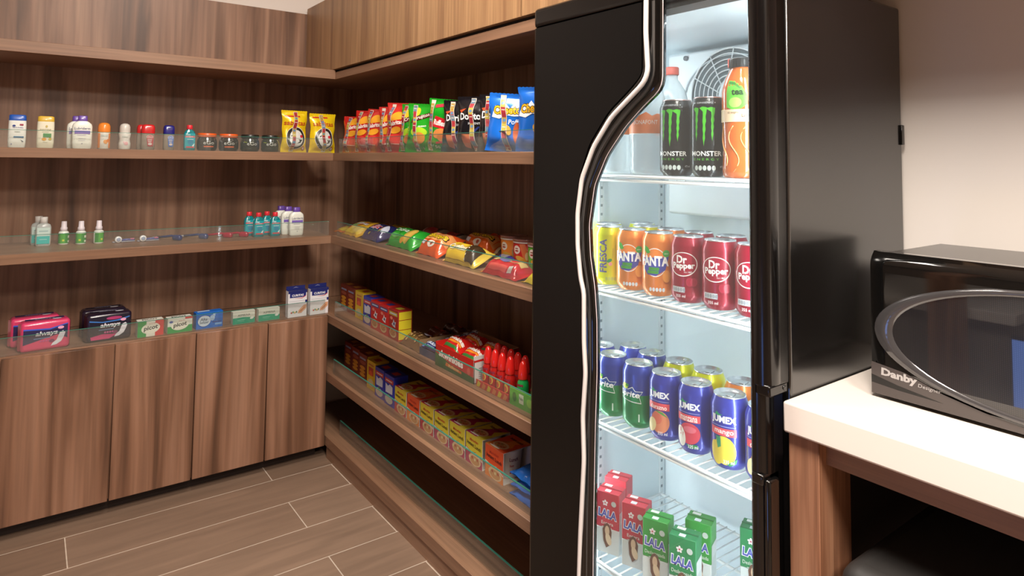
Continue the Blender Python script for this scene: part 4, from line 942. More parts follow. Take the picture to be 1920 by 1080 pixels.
dup(lub, (-0.125, 0.130, Z2), 0, 'white lotion bottle with purple cap, middle of three on the middle shelf')
dup(lub, (-0.110, 0.080, Z2), 0, 'white lotion bottle with purple cap, front of three on the middle shelf')

# ---------------------------------------------------------------- left run, worktop
def pad_pack(label, main, topc, loc, rz, group=None, dark=False):
    t = thing('sanitary_pad_pack', label, 'pack of pads', loc, rz, group)
    w, d, h = 0.126, 0.060, 0.088
    m = MB(); m.box(-w/2, -d/2, 0, w/2, d/2, h, mat(main, 0.25, 0, 0.4), 0.010, 3)
    for s in (-1, 1): m.add([(s*w/2, -d/2+0.01, 0.004), (s*(w/2+0.004), 0, 0.004), (s*(w/2+0.004), 0, h-0.004), (s*w/2, -d/2+0.01, h-0.004)], [(0, 1, 2, 3)], mat(main, 0.25, 0, 0.4))
    m.build('wrap', t)
    P = Print(flat_map(-d/2), None, 0.0004)
    navy = '#2a2450' if not dark else '#16122a'
    if dark:
        P.rect(-0.055, 0.012, 0.055, 0.080, navy); P.poly([(-0.050, 0.008), (0.0, 0.008), (0.022, 0.020), (-0.020, 0.024), (-0.052, 0.018)], '#d03a78'); P.poly([(-0.056, 0.066), (-0.02, 0.060), (0.03, 0.062), (0.056, 0.070), (0.056, 0.073), (0.02, 0.065), (-0.02, 0.063), (-0.056, 0.070)], '#3f7fd0')
        P.oval(0.012, 0.072, 0.022, 0.005, '#b03a70', 20)
    else:
        P.poly([(-0.056, 0.022), (-0.010, 0.034), (0.030, 0.044), (0.056, 0.030), (0.056, 0.074), (0.010, 0.062), (-0.056, 0.066)], navy); P.poly([(-0.056, 0.066), (0.010, 0.061), (0.056, 0.073), (0.056, 0.076), (0.01, 0.065), (-0.056, 0.070)], '#3f5fd0')
    P.text('always', 0.002, 0.050, 0.056, 0.017, '#eeeaf2', 0.03, 0.15); P.rect(-0.030, 0.037, 0.012, 0.0385, '#7fa8e0'); P.oval(0.038, 0.064, 0.008, 0.0045, '#f0a8c8', 16)
    for k in range(4): P.oval(-0.012+k*0.007, 0.029, 0.003, 0.003, '#c04a8a', 10)
    P.oval(0.016, 0.027, 0.007, 0.005, '#7a2a5a', 16)
    P.poly([(0.014, 0.012), (0.028, 0.014), (0.040, 0.022), (0.046, 0.034), (0.050, 0.048), (0.044, 0.054), (0.036, 0.050), (0.032, 0.040), (0.028, 0.028), (0.018, 0.020)], '#e4e6f0')
    P.build(t)
    P = Print(top_map(h), None, 0.0004); P.rect(-0.050, 0.000, 0.050, 0.022, navy); P.text('always', 0.0, 0.010, 0.05, 0.012, '#c8c4e0', 0.01); P.oval(0.030, -0.006, 0.012, 0.006, '#e4e6f0', 16); P.build(t, 'top_print')
    return t
p_ = pad_pack('pink sanitary pad pack, front one of the pink pair', '#d8416e', None, (-0.883, 0.072, Z3), RB(5))
dup(p_, (-0.908, 0.150, Z3), RB(5), 'pink sanitary pad pack, behind the front pink one')
p2 = pad_pack('dark navy sanitary pad pack, front one of the dark pair', '#241a2c', None, (-0.714, 0.085, Z3), RB(4), dark=True)
dup(p2, (-0.722, 0.160, Z3), RB(3), 'dark navy sanitary pad pack, behind the front dark one')
def box_pack(name, label, cat, w, d, h, col, art, loc, rz, topart=None, sideart=None, group=None, topcol=None):
    t = thing(name, label, cat, loc, rz, group)
    MB().box(-w/2, -d/2, 0, w/2, d/2, h, mat(col, 0.45), 0.0006, 1).build('box', t)
    P = Print(flat_map(-d/2), None, 0.0003); art(P, w, h); P.build(t)
    if topart or topcol:
        P = Print(top_map(h), None, 0.0003)
        if topcol: P.rect(-w/2, -d/2, w/2, d/2, topcol)
        if topart: topart(P, w, d)
        P.build(t, 'top_print')
    if sideart: P = Print(side_map(w/2), None, 0.0003); sideart(P, d, h); P.build(t, 'side_print')
    return t
def a_picot(c2):
    def f(P, w, h):
        if c2: P.rect(-w/2, 0, -w*0.17, h, '#2f9a4a'); P.rect(-w*0.17, 0, w*0.17, h, '#e4e4d8'); P.rect(w*0.17, 0, w/2, h, '#d23a38')
        else: P.rect(-w/2, 0, w/2, h*0.45, '#2f9a4a'); P.rect(w*0.20, h*0.86, w/2, h, '#d23a38'); P.oval(-w*0.36, h*0.75, 0.006, 0.004, '#4a5fb0', 14)
        P.oval(0, h*0.5, w*0.36, h*0.33, '#eceadc', 28, 0.1); P.text('picot', 0, h*0.50, w*0.56, h*0.34, '#1e2a2a', 0.03, 0.15, rot=0.1); P.text('sal de uvas', w*0.06, h*0.80, w*0.25, h*0.08, '#b03a3a', 0.0, rot=0.05)
    return f
def top_picot(P, w, d): P.text('PICOT', 0, 0, w*0.6, d*0.5, '#2a2420', 0.02)
box_pack('antacid_box', 'antacid box with green, white and red stripes', 'medicine box', 0.077, 0.035, 0.052, '#e4e4d8', a_picot(True), (-0.596, 0.062, Z3), RB(3), top_picot)
box_pack('antacid_box', 'antacid box with green lower half and white oval', 'medicine box', 0.077, 0.035, 0.050, '#dfe4da', a_picot(False), (-0.508, 0.062, Z3), RB(4), top_picot)
def a_alka(P, w, h):
    P.oval(-w*0.20, h*0.48, w*0.25, h*0.36, '#1b4f9a', 28); P.oval(-w*0.20, h*0.48, w*0.235, h*0.33, '#cfdcea', 28); P.text('Alka', -w*0.22, h*0.58, w*0.26, h*0.17, '#20324a', 0.01, 0.2); P.text('Seltzer', -w*0.20, h*0.40, w*0.36, h*0.16, '#20324a', 0.01, 0.2)
    P.oval(w*0.10, h*0.62, w*0.09, h*0.18, '#a9c8e8', 18); P.oval(w*0.16, h*0.78, w*0.05, h*0.10, '#a9c8e8', 14); P.rect(w*0.10, h*0.34, w*0.45, h*0.38, '#3a3a6a'); P.rect(w*0.20, h*0.16, w*0.46, h*0.28, '#7aa6d8')
box_pack('antacid_box', 'bright blue effervescent antacid box', 'medicine box', 0.088, 0.036, 0.056, '#1566c4', a_alka, (-0.414, 0.066, Z3), RB(4), lambda P, w, d: P.rect(-w*0.4, -d*0.1, w*0.05, d*0.3, '#b8d0ea'))
def a_asp(P, w, h):
    P.poly([(-w/2, 0), (w/2, 0), (w/2, h*0.42), (0, h*0.52), (-w/2, h*0.50)], '#179a76'); P.text('ASPIRINA', 0.0, h*0.68, w*0.56, h*0.17, '#3a4a42', 0.0); P.oval(w*0.36, h*0.38, w*0.09, h*0.09, '#dfe6e2', 16, 0.2); P.rect(-w*0.3, h*0.30, w*0.05, h*0.33, '#8ad0b8'); P.rect(-w*0.3, h*0.20, w*0.0, h*0.22, '#8ad0b8')
a_ = box_pack('painkiller_box', 'green and white painkiller box, left of two', 'medicine box', 0.077, 0.024, 0.044, '#dfe2d6', a_asp, (-0.298, 0.062, Z3), RB(3))
dup(a_, (-0.210, 0.060, Z3), RB(3), 'green and white painkiller box, right of two beside the bandage boxes')
def a_cur(P, w, h):
    P.rect(-w/2, h*0.90, w/2, h, '#20286a'); P.poly([(-w*0.42, h*0.74), (w*0.30, h*0.74), (w*0.44, h*0.80), (w*0.44, h*0.90), (-w*0.42, h*0.90)], '#222a74'); P.poly([(-w*0.2, h*0.71), (w*0.25, h*0.715), (w*0.44, h*0.80), (w*0.44, h*0.77), (w*0.25, h*0.69)], '#d04a5a'); P.text('CURITAS', 0.0, h*0.82, w*0.62, h*0.085, '#f2f2f6', 0.03)
    P.rect(-w*0.45, h*0.60, w*0.5, h*0.61, '#b8b8c0'); P.rect(-w*0.32, h*0.52, w*0.2, h*0.535, '#9a9aa6'); P.rect(w*0.40, h*0.52, w*0.5, h*0.62, '#222a74')
    P.poly([(w*0.02, h*0.14), (w*0.20, h*0.14), (w*0.46, h*0.30), (w*0.48, h*0.44), (w*0.34, h*0.44), (w*0.05, h*0.24)], '#dba27c'); P.poly([(w*0.06, h*0.18), (w*0.2, h*0.20), (w*0.40, h*0.34), (w*0.36, h*0.36)], '#b87850')
    for k, c in enumerate(('#c04a3a', '#4a8a4a', '#d8a83a', '#5a7a4a')): P.oval(-w*0.32+k*w*0.09, h*0.18+0.002*(k % 2), w*0.04, h*0.035, c, 10)
def cur_top(P, w, d): P.rect(-w*0.5, -d*0.5, w*0.5, d*0.5, '#20286a')
def bandage(label, loc):
    t = box_pack('bandage_box', label, 'bandage box', 0.072, 0.026, 0.098, '#e8e6ea', a_cur, loc, RB(2), cur_top)
    m = MB(); m.add([(-0.036, 0.010, 0.098), (0.036, 0.010, 0.098), (0.036, 0.012, 0.112), (-0.036, 0.012, 0.112)], [(0, 1, 2, 3)], mat('#20286a', 0.4)); m.box(-0.036, 0.010, 0.098, 0.036, 0.0112, 0.112, mat('#20286a', 0.4)); m.build('hang_tab', t)
    P = Print(flat_map(0.010), None, 0.0004); P.poly([(-0.012, 0.104), (0, 0.108), (0.012, 0.104), (0, 0.1065)], '#b8bcd8'); P.build(t, 'hang_hole'); return t
c_ = bandage('white and navy bandage box, left of two at the corner', (-0.108, 0.055, Z3))
dup(c_, (-0.024, 0.055, Z3), RB(2), 'white and navy bandage box, right at the corner')

# ================================================================ goods: right run
# local +x runs towards the camera side (-Y), local -y is the shelf front (-X)
RQ = RB(-90)
def pouch(name, label, cat, w, d, T, col, art, loc, rz, seed=0, roll=0.0, pitch=0.0, rough=0.22, ends=None):
    """filled wrapper lying flat: width w along x, depth d along y, thickness T, crimped ends at x = +-w/2"""
    rnd = random.Random(seed); ph = [rnd.uniform(0, 6.28) for _ in range(6)]
    t = thing(name, label, cat, (loc[0], loc[1], loc[2]+d/2*math.sin(abs(roll))+0.0008), rz); t.rotation_euler = (roll, pitch, rz)
    fin = 0.010
    def prof(u, v):
        e = min(1.0, max(0.0, (w/2-fin-abs(u))/0.016)); e = math.sin(e*PI/2)
        a = max(0.0, 1-abs(2*v/d)**2.3)**0.75
        wr = 0.0010*math.sin(90*u+60*v+ph[0]) + 0.0009*math.sin(140*u-80*v+ph[1])
        return e*a*T + wr*(0.3+0.7*e)*(1 if T > 0.006 else 0.4) + 0.0012
    def yy(u, v): return v*(1+0.06*(1-min(1.0, max(0.0, (w/2-fin-abs(u))/0.016))))
    nu, nv = 30, 14; m = MB()
    m.grid([[(-w/2+w*i/nu, yy(-w/2+w*i/nu, -d/2+d*j/nv), prof(-w/2+w*i/nu, -d/2+d*j/nv)) for j in range(nv+1)] for i in range(nu+1)], mat(col, rough, 0.1, 0.5), True)
    m.grid([[(-w/2+w*i/nu, yy(-w/2+w*i/nu, -d/2+d*j/nv), 0.0) for j in range(nv+1)] for i in range(nu+1)], mat(col, rough, 0.1, 0.5), True)
    m.build('wrapper', t)
    sh = (lambda v: v*0.78-0.09*d) if roll > 0 else (lambda v: v)
    fm = lambda u, v, hh: Vector((u, yy(u, sh(v)), prof(u, sh(v))+hh+0.0006))
    P = Print(fm, 0.006, 0.0003, 0.25)
    if ends:
        P.rect(-w/2+0.001, -d/2+0.002, -w/2+fin, d/2-0.002, ends); P.rect(w/2-fin, -d/2+0.002, w/2-0.001, d/2-0.002, ends)
    art(P, w, d); P.build(t); return t
ZT2 = Z2
def a_yp(P, w, d):
    P.rect(-w*0.35, -d*0.45, w*0.40, -d*0.05, '#d8b83a'); P.poly([(-w*0.35, -d*0.05), (-w*0.1, -d*0.05), (w*0.02, d*0.35), (-w*0.2, d*0.40)], '#7a9a5a'); P.poly([(-w*0.1, -d*0.05), (w*0.05, -d*0.05), (w*0.18, d*0.38), (w*0.04, d*0.38)], '#d8762a')
    P.text('Barritas', w*0.02, d*0.22, w*0.6, d*0.2, '#e4e6ee', 0.03, 0.2); P.oval(-w*0.3, -d*0.2, w*0.07, d*0.12, '#c84a2a', 16)
def a_bl(P, w, d):
    P.poly([(-w*0.30, -d*0.10), (w*0.16, -d*0.05), (w*0.18, d*0.30), (-w*0.26, d*0.24)], '#2b2f66'); P.text('Ritz', -w*0.06, d*0.08, w*0.42, d*0.36, '#f0e6ea', 0.08, 0.15); P.text('Ritz', -w*0.06, d*0.08, w*0.40, d*0.31, '#c8283c', 0.02, 0.15)
    P.oval(w*0.26, 0, w*0.07, d*0.22, '#d8a868', 20); P.oval(w*0.36, d*0.05, w*0.05, d*0.24, '#c8cde0', 18); P.oval(-w*0.1, -d*0.34, w*0.05, d*0.06, '#b8a040', 12)
def a_gc(P, w, d):
    P.rect(-w*0.42, d*0.06, w*0.05, d*0.36, '#1f8f2c'); P.text('Crackets', -w*0.17, d*0.20, w*0.46, d*0.24, '#dfe8da', 0.02, 0.2); P.oval(w*0.22, 0, w*0.15, d*0.42, '#d8b04a', 28); P.oval(w*0.22, 0, w*0.12, d*0.34, '#e0bc58', 28); P.oval(w*0.08, -d*0.33, w*0.06, d*0.12, '#d89a3a', 16); P.oval(-w*0.2, -d*0.2, w*0.16, d*0.10, '#58b05a', 16)
def a_po(P, w, d):
    P.poly([(-w*0.42, -d*0.05), (w*0.42, -d*0.05), (w*0.42, d*0.45), (-w*0.30, d*0.45)], '#e8a060'); P.text('Polvorones', 0, d*0.20, w*0.78, d*0.34, '#3a2410', 0.09); P.text('Polvorones', 0, d*0.205, w*0.76, d*0.29, '#f2cf2a', 0.03)
    P.oval(w*0.06, -d*0.22, w*0.14, d*0.13, '#eadfd2', 24); P.oval(w*0.07, -d*0.21, w*0.05, d*0.07, '#b04a3a', 16); P.poly([(-w*0.42, -d*0.12), (-w*0.20, -d*0.12), (-w*0.22, -d*0.28), (-w*0.42, -d*0.24)], '#d4d0d8')
def a_ca(P, w, d):
    P.rect(-w*0.44, -d*0.46, w*0.20, -d*0.20, '#e6c034'); P.rect(-w*0.44, d*0.20, w*0.15, d*0.46, '#e6c034'); P.text('Canelitas', -w*0.10, d*0.02, w*0.52, d*0.34, '#b8a468', 0.05, 0.15); P.text('Canelitas', -w*0.10, d*0.025, w*0.51, d*0.31, '#f0ead6', 0.015, 0.15)
    P.oval(-w*0.40, 0, w*0.035, d*0.34, '#5a3c1a', 18); P.poly([(w*0.22, -d*0.46), (w*0.42, -d*0.46), (w*0.42, d*0.46), (w*0.22, d*0.46), (w*0.17, 0)], '#3a2a1a')
    for k in range(6): P.oval(w*0.20+0.002*(k % 2), -d*0.4+d*0.16*k, w*0.012, d*0.04, '#efe6d0', 8)
def a_rd(P, w, d):
    P.rect(-w*0.42, d*0.05, w*0.40, d*0.46, '#d8ba78'); P.oval(-w*0.04, d*0.16, w*0.16, d*0.18, '#6f6aa0', 22); P.oval(w*0.20, d*0.22, w*0.10, d*0.15, '#d8323a', 20); P.rect(w*0.22, -d*0.44, w*0.34, -d*0.20, '#c9c8c0'); P.rect(-w*0.30, -d*0.44, w*0.18, -d*0.22, '#d4524a')
def a_no(P, w, d): pass
# yellow-orange flat packs in the corner
pouch('biscuit_pack', 'yellow and orange biscuit pack lying in the shelf corner, front one', 'pack of biscuits', 0.150, 0.115, 0.022, '#d8a830', a_yp, (0.110, -0.045, Z2), RB(-90), 21, 0.34)
pouch('biscuit_pack', 'yellow and orange biscuit pack lying in the corner, left and partly under the front one', 'pack of biscuits', 0.120, 0.10, 0.018, '#d8792c', a_yp, (0.118, 0.082, Z2), RB(-84), 22)
pouch('biscuit_pack', 'orange biscuit pack behind the yellow corner packs', 'pack of biscuits', 0.150, 0.10, 0.030, '#dd8a28', a_yp, (0.228, 0.02, Z2), RB(-92), 23)
pouch('biscuit_pack', 'yellow biscuit pack at the back, between the corner packs and the dark blue pack', 'pack of biscuits', 0.120, 0.09, 0.034, '#e0b030', a_yp, (0.232, -0.115, Z2), RB(-86), 24)
pouch('cracker_pack', 'dark blue cracker pack with red lettering', 'pack of crackers', 0.170, 0.105, 0.032, '#262c66', a_bl, (0.108, -0.218, Z2), RB(-92), 25, 0.32)
def a_wh(P, w, d):
    P.rect(-w*0.3, -d*0.4, w*0.2, d*0.2, '#a83038'); P.oval(w*0.22, 0, w*0.10, d*0.25, '#3a3838', 16); P.rect(-w*0.4, d*0.2, w*0.4, d*0.4, '#b8b4b0')
pouch('candy_bar_pack', 'blue and white candy bar pack behind the dark blue crackers', 'candy bars', 0.150, 0.06, 0.030, '#2c5aa8', lambda P, w, d: (P.rect(-w*0.3, -d*0.3, 0, d*0.3, '#d8dce8'), P.oval(w*0.15, 0, w*0.1, d*0.3, '#d8c060', 16)), (0.225, -0.250, Z2), RB(-90), 26)
pouch('candy_bag', 'silver and red candy bag behind the green cracker pack', 'candy bag', 0.170, 0.085, 0.050, '#b9b4b0', a_wh, (0.232, -0.405, Z2), RB(-88), 27)
pouch('candy_bag', 'silver, white and black candy bag behind the orange cookies', 'candy bag', 0.150, 0.085, 0.046, '#a6a29e', a_wh, (0.225, -0.555, Z2), RB(-95), 28)
pouch('cracker_pack', 'bright green cracker pack with a golden cracker', 'pack of crackers', 0.205, 0.095, 0.034, '#28a531', a_gc, (0.100, -0.455, Z2), RB(-92), 29, 0.46)
pouch('cookie_pack', 'orange cookie pack with yellow lettering, front one', 'pack of cookies', 0.150, 0.105, 0.034, '#e2581e', a_po, (0.098, -0.660, Z2), RB(-92), 30, 0.46)
pouch('cookie_pack', 'orange cookie pack with yellow lettering, behind the front one', 'pack of cookies', 0.160, 0.09, 0.048, '#ee6a1e', a_po, (0.205, -0.752, Z2), RB(-92), 31, 0.38)
pouch('cookie_pack', 'deep orange cookie pack at the back of the shelf', 'pack of cookies', 0.150, 0.07, 0.056, '#d24e18', lambda P, w, d: P.oval(w*0.2, 0, w*0.1, d*0.2, '#3a1a10', 16), (0.285, -0.730, Z2), RB(-92), 32)
pouch('cookie_pack', 'yellow cookie bar pack with dark brown end', 'pack of cookies', 0.178, 0.075, 0.036, '#e2c44a', a_ca, (0.074, -0.858, Z2), RB(-92), 33, 0.46)
pouch('candy_bag', 'small teal and cream candy bag between the cookies and the orange tub', 'candy bag', 0.100, 0.06, 0.034, '#1f4a58', lambda P, w, d: P.rect(-w*0.4, -d*0.4, -w*0.05, d*0.4, '#b8b098'), (0.200, -0.862, Z2), RB(-100), 34)
pouch('biscuit_pack', 'red biscuit pack with cream top at the shelf front', 'pack of biscuits', 0.165, 0.070, 0.030, '#c8262c', a_rd, (0.060, -1.072, Z2), RB(-92), 35, 0.2)
pouch('candy_bag', 'purple foil candy bag in front of the red tub', 'candy bag', 0.100, 0.040, 0.036, '#3f3d8c', lambda P, w, d: (P.oval(0, 0, w*0.20, d*0.3, '#8a8790', 20), P.oval(-w*0.36, 0, w*0.07, d*0.3, '#d8b878', 16)), (0.112, -0.990, Z2), RB(-92), 36)
pouch('candy_bag', 'small yellow candy bag cut off by the cooler', 'candy bag', 0.075, 0.08, 0.026, '#e2c820', lambda P, w, d: P.rect(-w*0.1, -d*0.2, w*0.3, d*0.2, '#c8a020'), (0.070, -1.200, Z2), RB(-92), 37)
def tub(label, col, c2, loc, rz):
    t = thing('chip_tub', label, 'tub of chips', loc, rz)
    MB().lathe([(0.0345, 0), (0.0355, 0.002), (0.0375, 0.074)], mat(col, 0.35, 0, 0.3), 40).build('body', t)
    MB().lathe([(0.0375, 0.073), (0.0388, 0.0735), (0.0388, 0.0765), (0.0375, 0.0775)], mat('#e2dcd8', 0.3), 40, caps=False).build('rim', t)
    MB().lathe([(0.0372, 0.0772), (0.0395, 0.0778), (0.0395, 0.084), (0.0375, 0.0845), (0.034, 0.0835), (0, 0.0835)], mat('#8a5a52', 0.15, 0, 0.6), 40, caps=False).build('lid', t)
    P = Print(cyl_map(0.036, 0, lambda v: 0.0352+0.0024*v/0.074), 0.005, 0.0005)
    if c2: P.poly([(-0.006, 0.072), (0.010, 0.072), (0.034, 0.004), (0.014, 0.004)], c2)
    P.oval(-0.015, 0.056, 0.0115, 0.0115, '#efe9e2', 28); P.oval(-0.015, 0.053, 0.0065, 0.0022, '#a82a2a', 16); P.rect(-0.020, 0.058, -0.010, 0.0605, '#8a3a2a')
    P.oval(-0.006, 0.034, 0.014, 0.006, '#e0b048', 18, -0.2); P.oval(0.004, 0.026, 0.012, 0.006, '#d89a3a', 18, 0.3); P.oval(0.016, 0.040, 0.006, 0.011, '#e2c890', 16); P.build(t); return t
tub('orange small chip tub with clear lid', '#e8862a', None, (0.175, -0.940, Z2), RB(-62))
tub('red small chip tub with clear lid, between the orange and green tubs', '#c01818', '#e07a48', (0.158, -1.022, Z2), RB(-62))
tub('green small chip tub with clear lid, next to the cooler', '#5aa82a', None, (0.142, -1.108, Z2), RB(-62))

# ---------------------------------------------------------------- third shelf: cereal boxes
def cereal(label, kind, loc, rz=RQ, group=None):
    w, d, h = 0.070, 0.052, 0.098
    cols = dict(brown=('#7a2a1a', '#d8962a', '#d8c43a'), yellow=('#d8b41e', '#a83a2a', '#e0bc28'), blue=('#2a34a0', '#b83a34', '#2a34a0'), red=('#b81c1c', '#3a3a7a', '#d8c43a'), dred=('#96201a', '#b8a838', '#d8c82e'))[kind]
    def f(P, w, h):
        if kind == 'brown':
            P.rect(-w*0.36, h*0.79, w*0.36, h*0.86, '#8f96b4'); P.oval(0, h*0.68, w*0.36, h*0.07, '#a0503a', 20)
            for k in range(3): P.oval(0.0, h*(0.50-0.13*k), w*0.34, h*0.065, '#d8962a', 20)
        elif kind == 'yellow':
            P.rect(-w*0.30, h*0.50, w*0.26, h*0.78, '#b83a28'); P.rect(-w*0.3, h*0.84, w*0.3, h*0.89, '#b8642a'); P.oval(-0.002, h*0.58, w*0.2, h*0.09, '#d8562e', 16); P.oval(0, h*0.24, w*0.34, h*0.14, '#c8b890', 20)
        elif kind == 'blue':
            P.rect(-w*0.44, h*0.74, w*0.44, h*0.88, '#b8342e'); P.rect(-w*0.32, h*0.79, w*0.32, h*0.83, '#dcc0b8'); P.poly([(-w*0.36, h*0.70), (-w*0.1, h*0.64), (w*0.1, h*0.72), (w*0.38, h*0.66), (w*0.36, h*0.42), (-w*0.34, h*0.40)], '#c8ccd8'); P.oval(0, h*0.20, w*0.40, h*0.14, '#c8beb0', 22); P.oval(0, h*0.34, w*0.1, h*0.05, '#5a7a4a', 12)
        else:
            P.rect(-w*0.44, h*0.80, w*0.42, h*0.92, '#3a4078' if kind == 'red' else '#b0a03a'); P.rect(-w*0.34, h*0.84, w*0.32, h*0.88, '#b8bcd0')
            P.poly([(-w*0.16, h*0.50), (-w*0.02, h*0.58), (w*0.04, h*0.70), (w*0.14, h*0.60), (w*0.30, h*0.62), (w*0.22, h*0.50), (w*0.24, h*0.42), (w*0.04, h*0.44)], '#d8d4d4' if kind == 'red' else '#b4b6bc'); P.oval(-w*0.18, h*0.70, w*0.14, h*0.055, '#d87868', 14); P.oval(w*0.10, h*0.54, w*0.08, h*0.05, '#3a3a70', 12)
            P.oval(0, h*0.22, w*0.36, h*0.15, '#c9a878', 24); P.oval(0, h*0.24, w*0.28, h*0.11, '#a06a34', 22)
            for k in range(6): P.oval(w*0.2*math.cos(k), h*0.24+h*0.07*math.sin(k*1.7), w*0.05, h*0.025, '#c8904a', 8)
    def s(P, d, h):
        sc = cols[2]; P.rect(-d*0.44, h*0.05, d*0.44, h*0.96, sc)
        for k in (0.36, 0.68): P.rect(-d*0.44, h*k, d*0.44, h*(k+0.02), cols[0] if kind != 'yellow' else '#c89a20')
    def tp(P, w, d): P.rect(-w*0.2, -d*0.25, w*0.25, d*0.2, cols[1]); 
    return box_pack('cereal_box', label, 'cereal box', w, d, h, cols[0], f, loc, rz, tp, s, group)
xs = 0.075
cb = cereal('small brown cereal box nearest the corner on the third shelf', 'brown', (0.108, 0.060, Z3))
cb2 = dup(cb, (0.106, -0.015, Z3), RQ, 'small brown cereal box beside the yellow one on the third shelf')
cy_ = cereal('small yellow cereal box on the third shelf', 'yellow', (0.098, -0.112, Z3))
cbl = cereal('small blue cereal box on the third shelf', 'blue', (0.088, -0.208, Z3))
crd = cereal('small red cereal box beside the blue one on the third shelf', 'red', (0.080, -0.291, Z3))
dup(crd, (0.078, -0.365, Z3), RQ, 'small red cereal box second from the right on the third shelf')
cdr = cereal('dark red cereal box with yellow side at the end of the cereal row', 'dred', (0.077, -0.440, Z3))
# nut bars and dark wrappers
def a_nut(P, w, d):
    rn = random.Random(4)
    for k in range(46): P.oval(rn.uniform(-w*0.42, w*0.42), rn.uniform(-d*0.42, d*0.42), 0.0042, 0.0032, rn.choice(['#a8865a', '#c4a474', '#7a5434', '#8f6c40']), 8, rn.uniform(0, 3))
    P.oval(w*0.12, d*0.18, w*0.13, d*0.12, '#8f8a9a', 18)
pouch('nut_bar_pack', 'clear pack of nut brittle bars beside the cereal boxes', 'nut bars', 0.150, 0.085, 0.032, '#6e5236', a_nut, (0.092, -0.560, Z3), RB(-91), 41)
pouch('candy_bar_pack', 'dark red wrapped bars behind the nut brittle', 'candy bars', 0.140, 0.055, 0.034, '#5a2a24', lambda P, w, d: (P.rect(-w*0.3, -d*0.1, w*0.2, d*0.1, '#8f3a2c'), P.rect(-w*0.1, d*0.2, w*0.3, d*0.35, '#8f8a8a')), (0.175, -0.535, Z3), RB(-91), 42)
pouch('candy_bar_pack', 'dark brown wrapped bars at the back behind the nut brittle', 'candy bars', 0.140, 0.055, 0.036, '#46201c', lambda P, w, d: P.rect(-w*0.2, -d*0.1, w*0.3, d*0.15, '#7a3428'), (0.245, -0.520, Z3), RB(-91), 43)
# tray of blue bars
t = thing('candy_bar_tray', 'cardboard tray for the blue wrapped bars', 'tray', (0.150, -0.685, Z3), RQ)
m = MB(); kb_ = mat('#8a6a48', 0.7); m.box(-0.056, -0.100, 0, 0.056, 0.100, 0.003, kb_); m.box(-0.058, -0.102, 0, -0.056, 0.102, 0.042, kb_); m.box(0.056, -0.102, 0, 0.058, 0.102, 0.030, kb_); m.box(-0.056, -0.102, 0, 0.056, -0.100, 0.022, mat('#30405c', 0.5)); m.box(-0.056, 0.100, 0, 0.056, 0.102, 0.046, kb_); m.build('tray', t)
def a_bub(P, w, d): P.text('BUBULUBU', 0, d*0.05, w*0.66, d*0.42, '#cdd6ea', 0.05); P.rect(-w*0.2, -d*0.36, w*0.2, -d*0.26, '#7f90b8')
first = None
for k in range(6):
    y_ = 0.048+0.033*k*1.0; zz = Z3+0.0035+0.0+0.024
    lab = ['frontmost blue candy bar in the tray', 'blue candy bar in the tray, second from the front', 'blue candy bar in the tray, third from the front', 'blue candy bar in the tray, fourth from the front', 'blue candy bar in the tray, second from the back', 'rearmost blue candy bar in the tray'][k]
    if first is None: first = pouch('candy_bar', lab, 'candy bar', 0.108, 0.030, 0.014, '#1f2f6c', a_bub, (0.068, -0.685, zz-0.006), RQ, 44, 0.3, ends='#4f86c8')
    else: dup(first, (0.068+0.0325*k, -0.685, zz-0.006+0.003*k), RQ, lab).rotation_euler = (0.3, 0, RQ)
# red candy display box
t = thing('candy_display_box', 'open red and green candy display box on the third shelf', 'display box', (0.110, -0.852, Z3), RQ)
w, d, h = 0.205, 0.150, 0.062
m = MB(); rm = mat('#b8201a', 0.4); kr = mat('#8f6a4a', 0.7)
m.box(-w/2, -d/2, 0, w/2, d/2, 0.002, rm); m.box(-w/2, -d/2, 0, w/2, -d/2+0.002, h, rm); m.box(-w/2, d/2-0.002, 0, w/2, d/2, h+0.012, kr); m.box(-w/2, -d/2, 0, -w/2+0.002, d/2, h+0.006, rm); m.box(w/2-0.002, -d/2, 0, w/2, d/2, h+0.010, mat('#c9c4c0', 0.5))
m.build('box', t)
P = Print(flat_map(-d/2), None, 0.0003); P.poly([(-w/2, 0), (w/2, 0), (w/2, h*0.26), (-w*0.05, h*0.34), (-w/2, h*0.62)], '#22642c'); P.poly([(-w*0.22, h*0.20), (w*0.2, h*0.16), (w*0.2, h*0.26), (-w*0.2, h*0.36)], '#d8762a'); P.text('skwinkles', -w*0.08, h*0.62, w*0.64, h*0.32, '#f4efe6', 0.04, rot=-0.04); P.text('Rellenos', 0.0, h*0.26, w*0.26, h*0.12, '#f4e6a0', 0.01); P.oval(w*0.38, h*0.44, w*0.04, h*0.16, '#c8584a', 16); P.build(t)
P = Print(side_map(w/2), None, 0.0003); P.poly([(-d/2, h*0.90), (d/2, h*1.0), (d/2, h*1.16), (-d/2, h*0.98)], '#b8201a'); P.rect(d*0.05, h*0.80, d*0.22, h*0.86, '#3a3a3a')
for k in range(6): P.rect(-d*0.40, h*(0.18+0.09*k), -d*0.22, h*(0.21+0.09*k), '#8f8a8a'); P.rect(d*0.1, h*(0.12+0.09*k), d*0.42, h*(0.14+0.09*k), '#a8a4a0')
P.build(t, 'side_print')
def a_skw(P, w, d): P.text('skwinkles', 0, d*0.10, w*0.74, d*0.26, '#f4efe6', 0.04); P.poly([(-w*0.2, -d*0.22), (w*0.36, -d*0.14), (w*0.36, -d*0.04), (-w*0.18, -d*0.08)], '#e08a2a'); P.rect(-w*0.4, -d*0.42, w*0.4, -d*0.30, '#3a7a3a')
sk = None
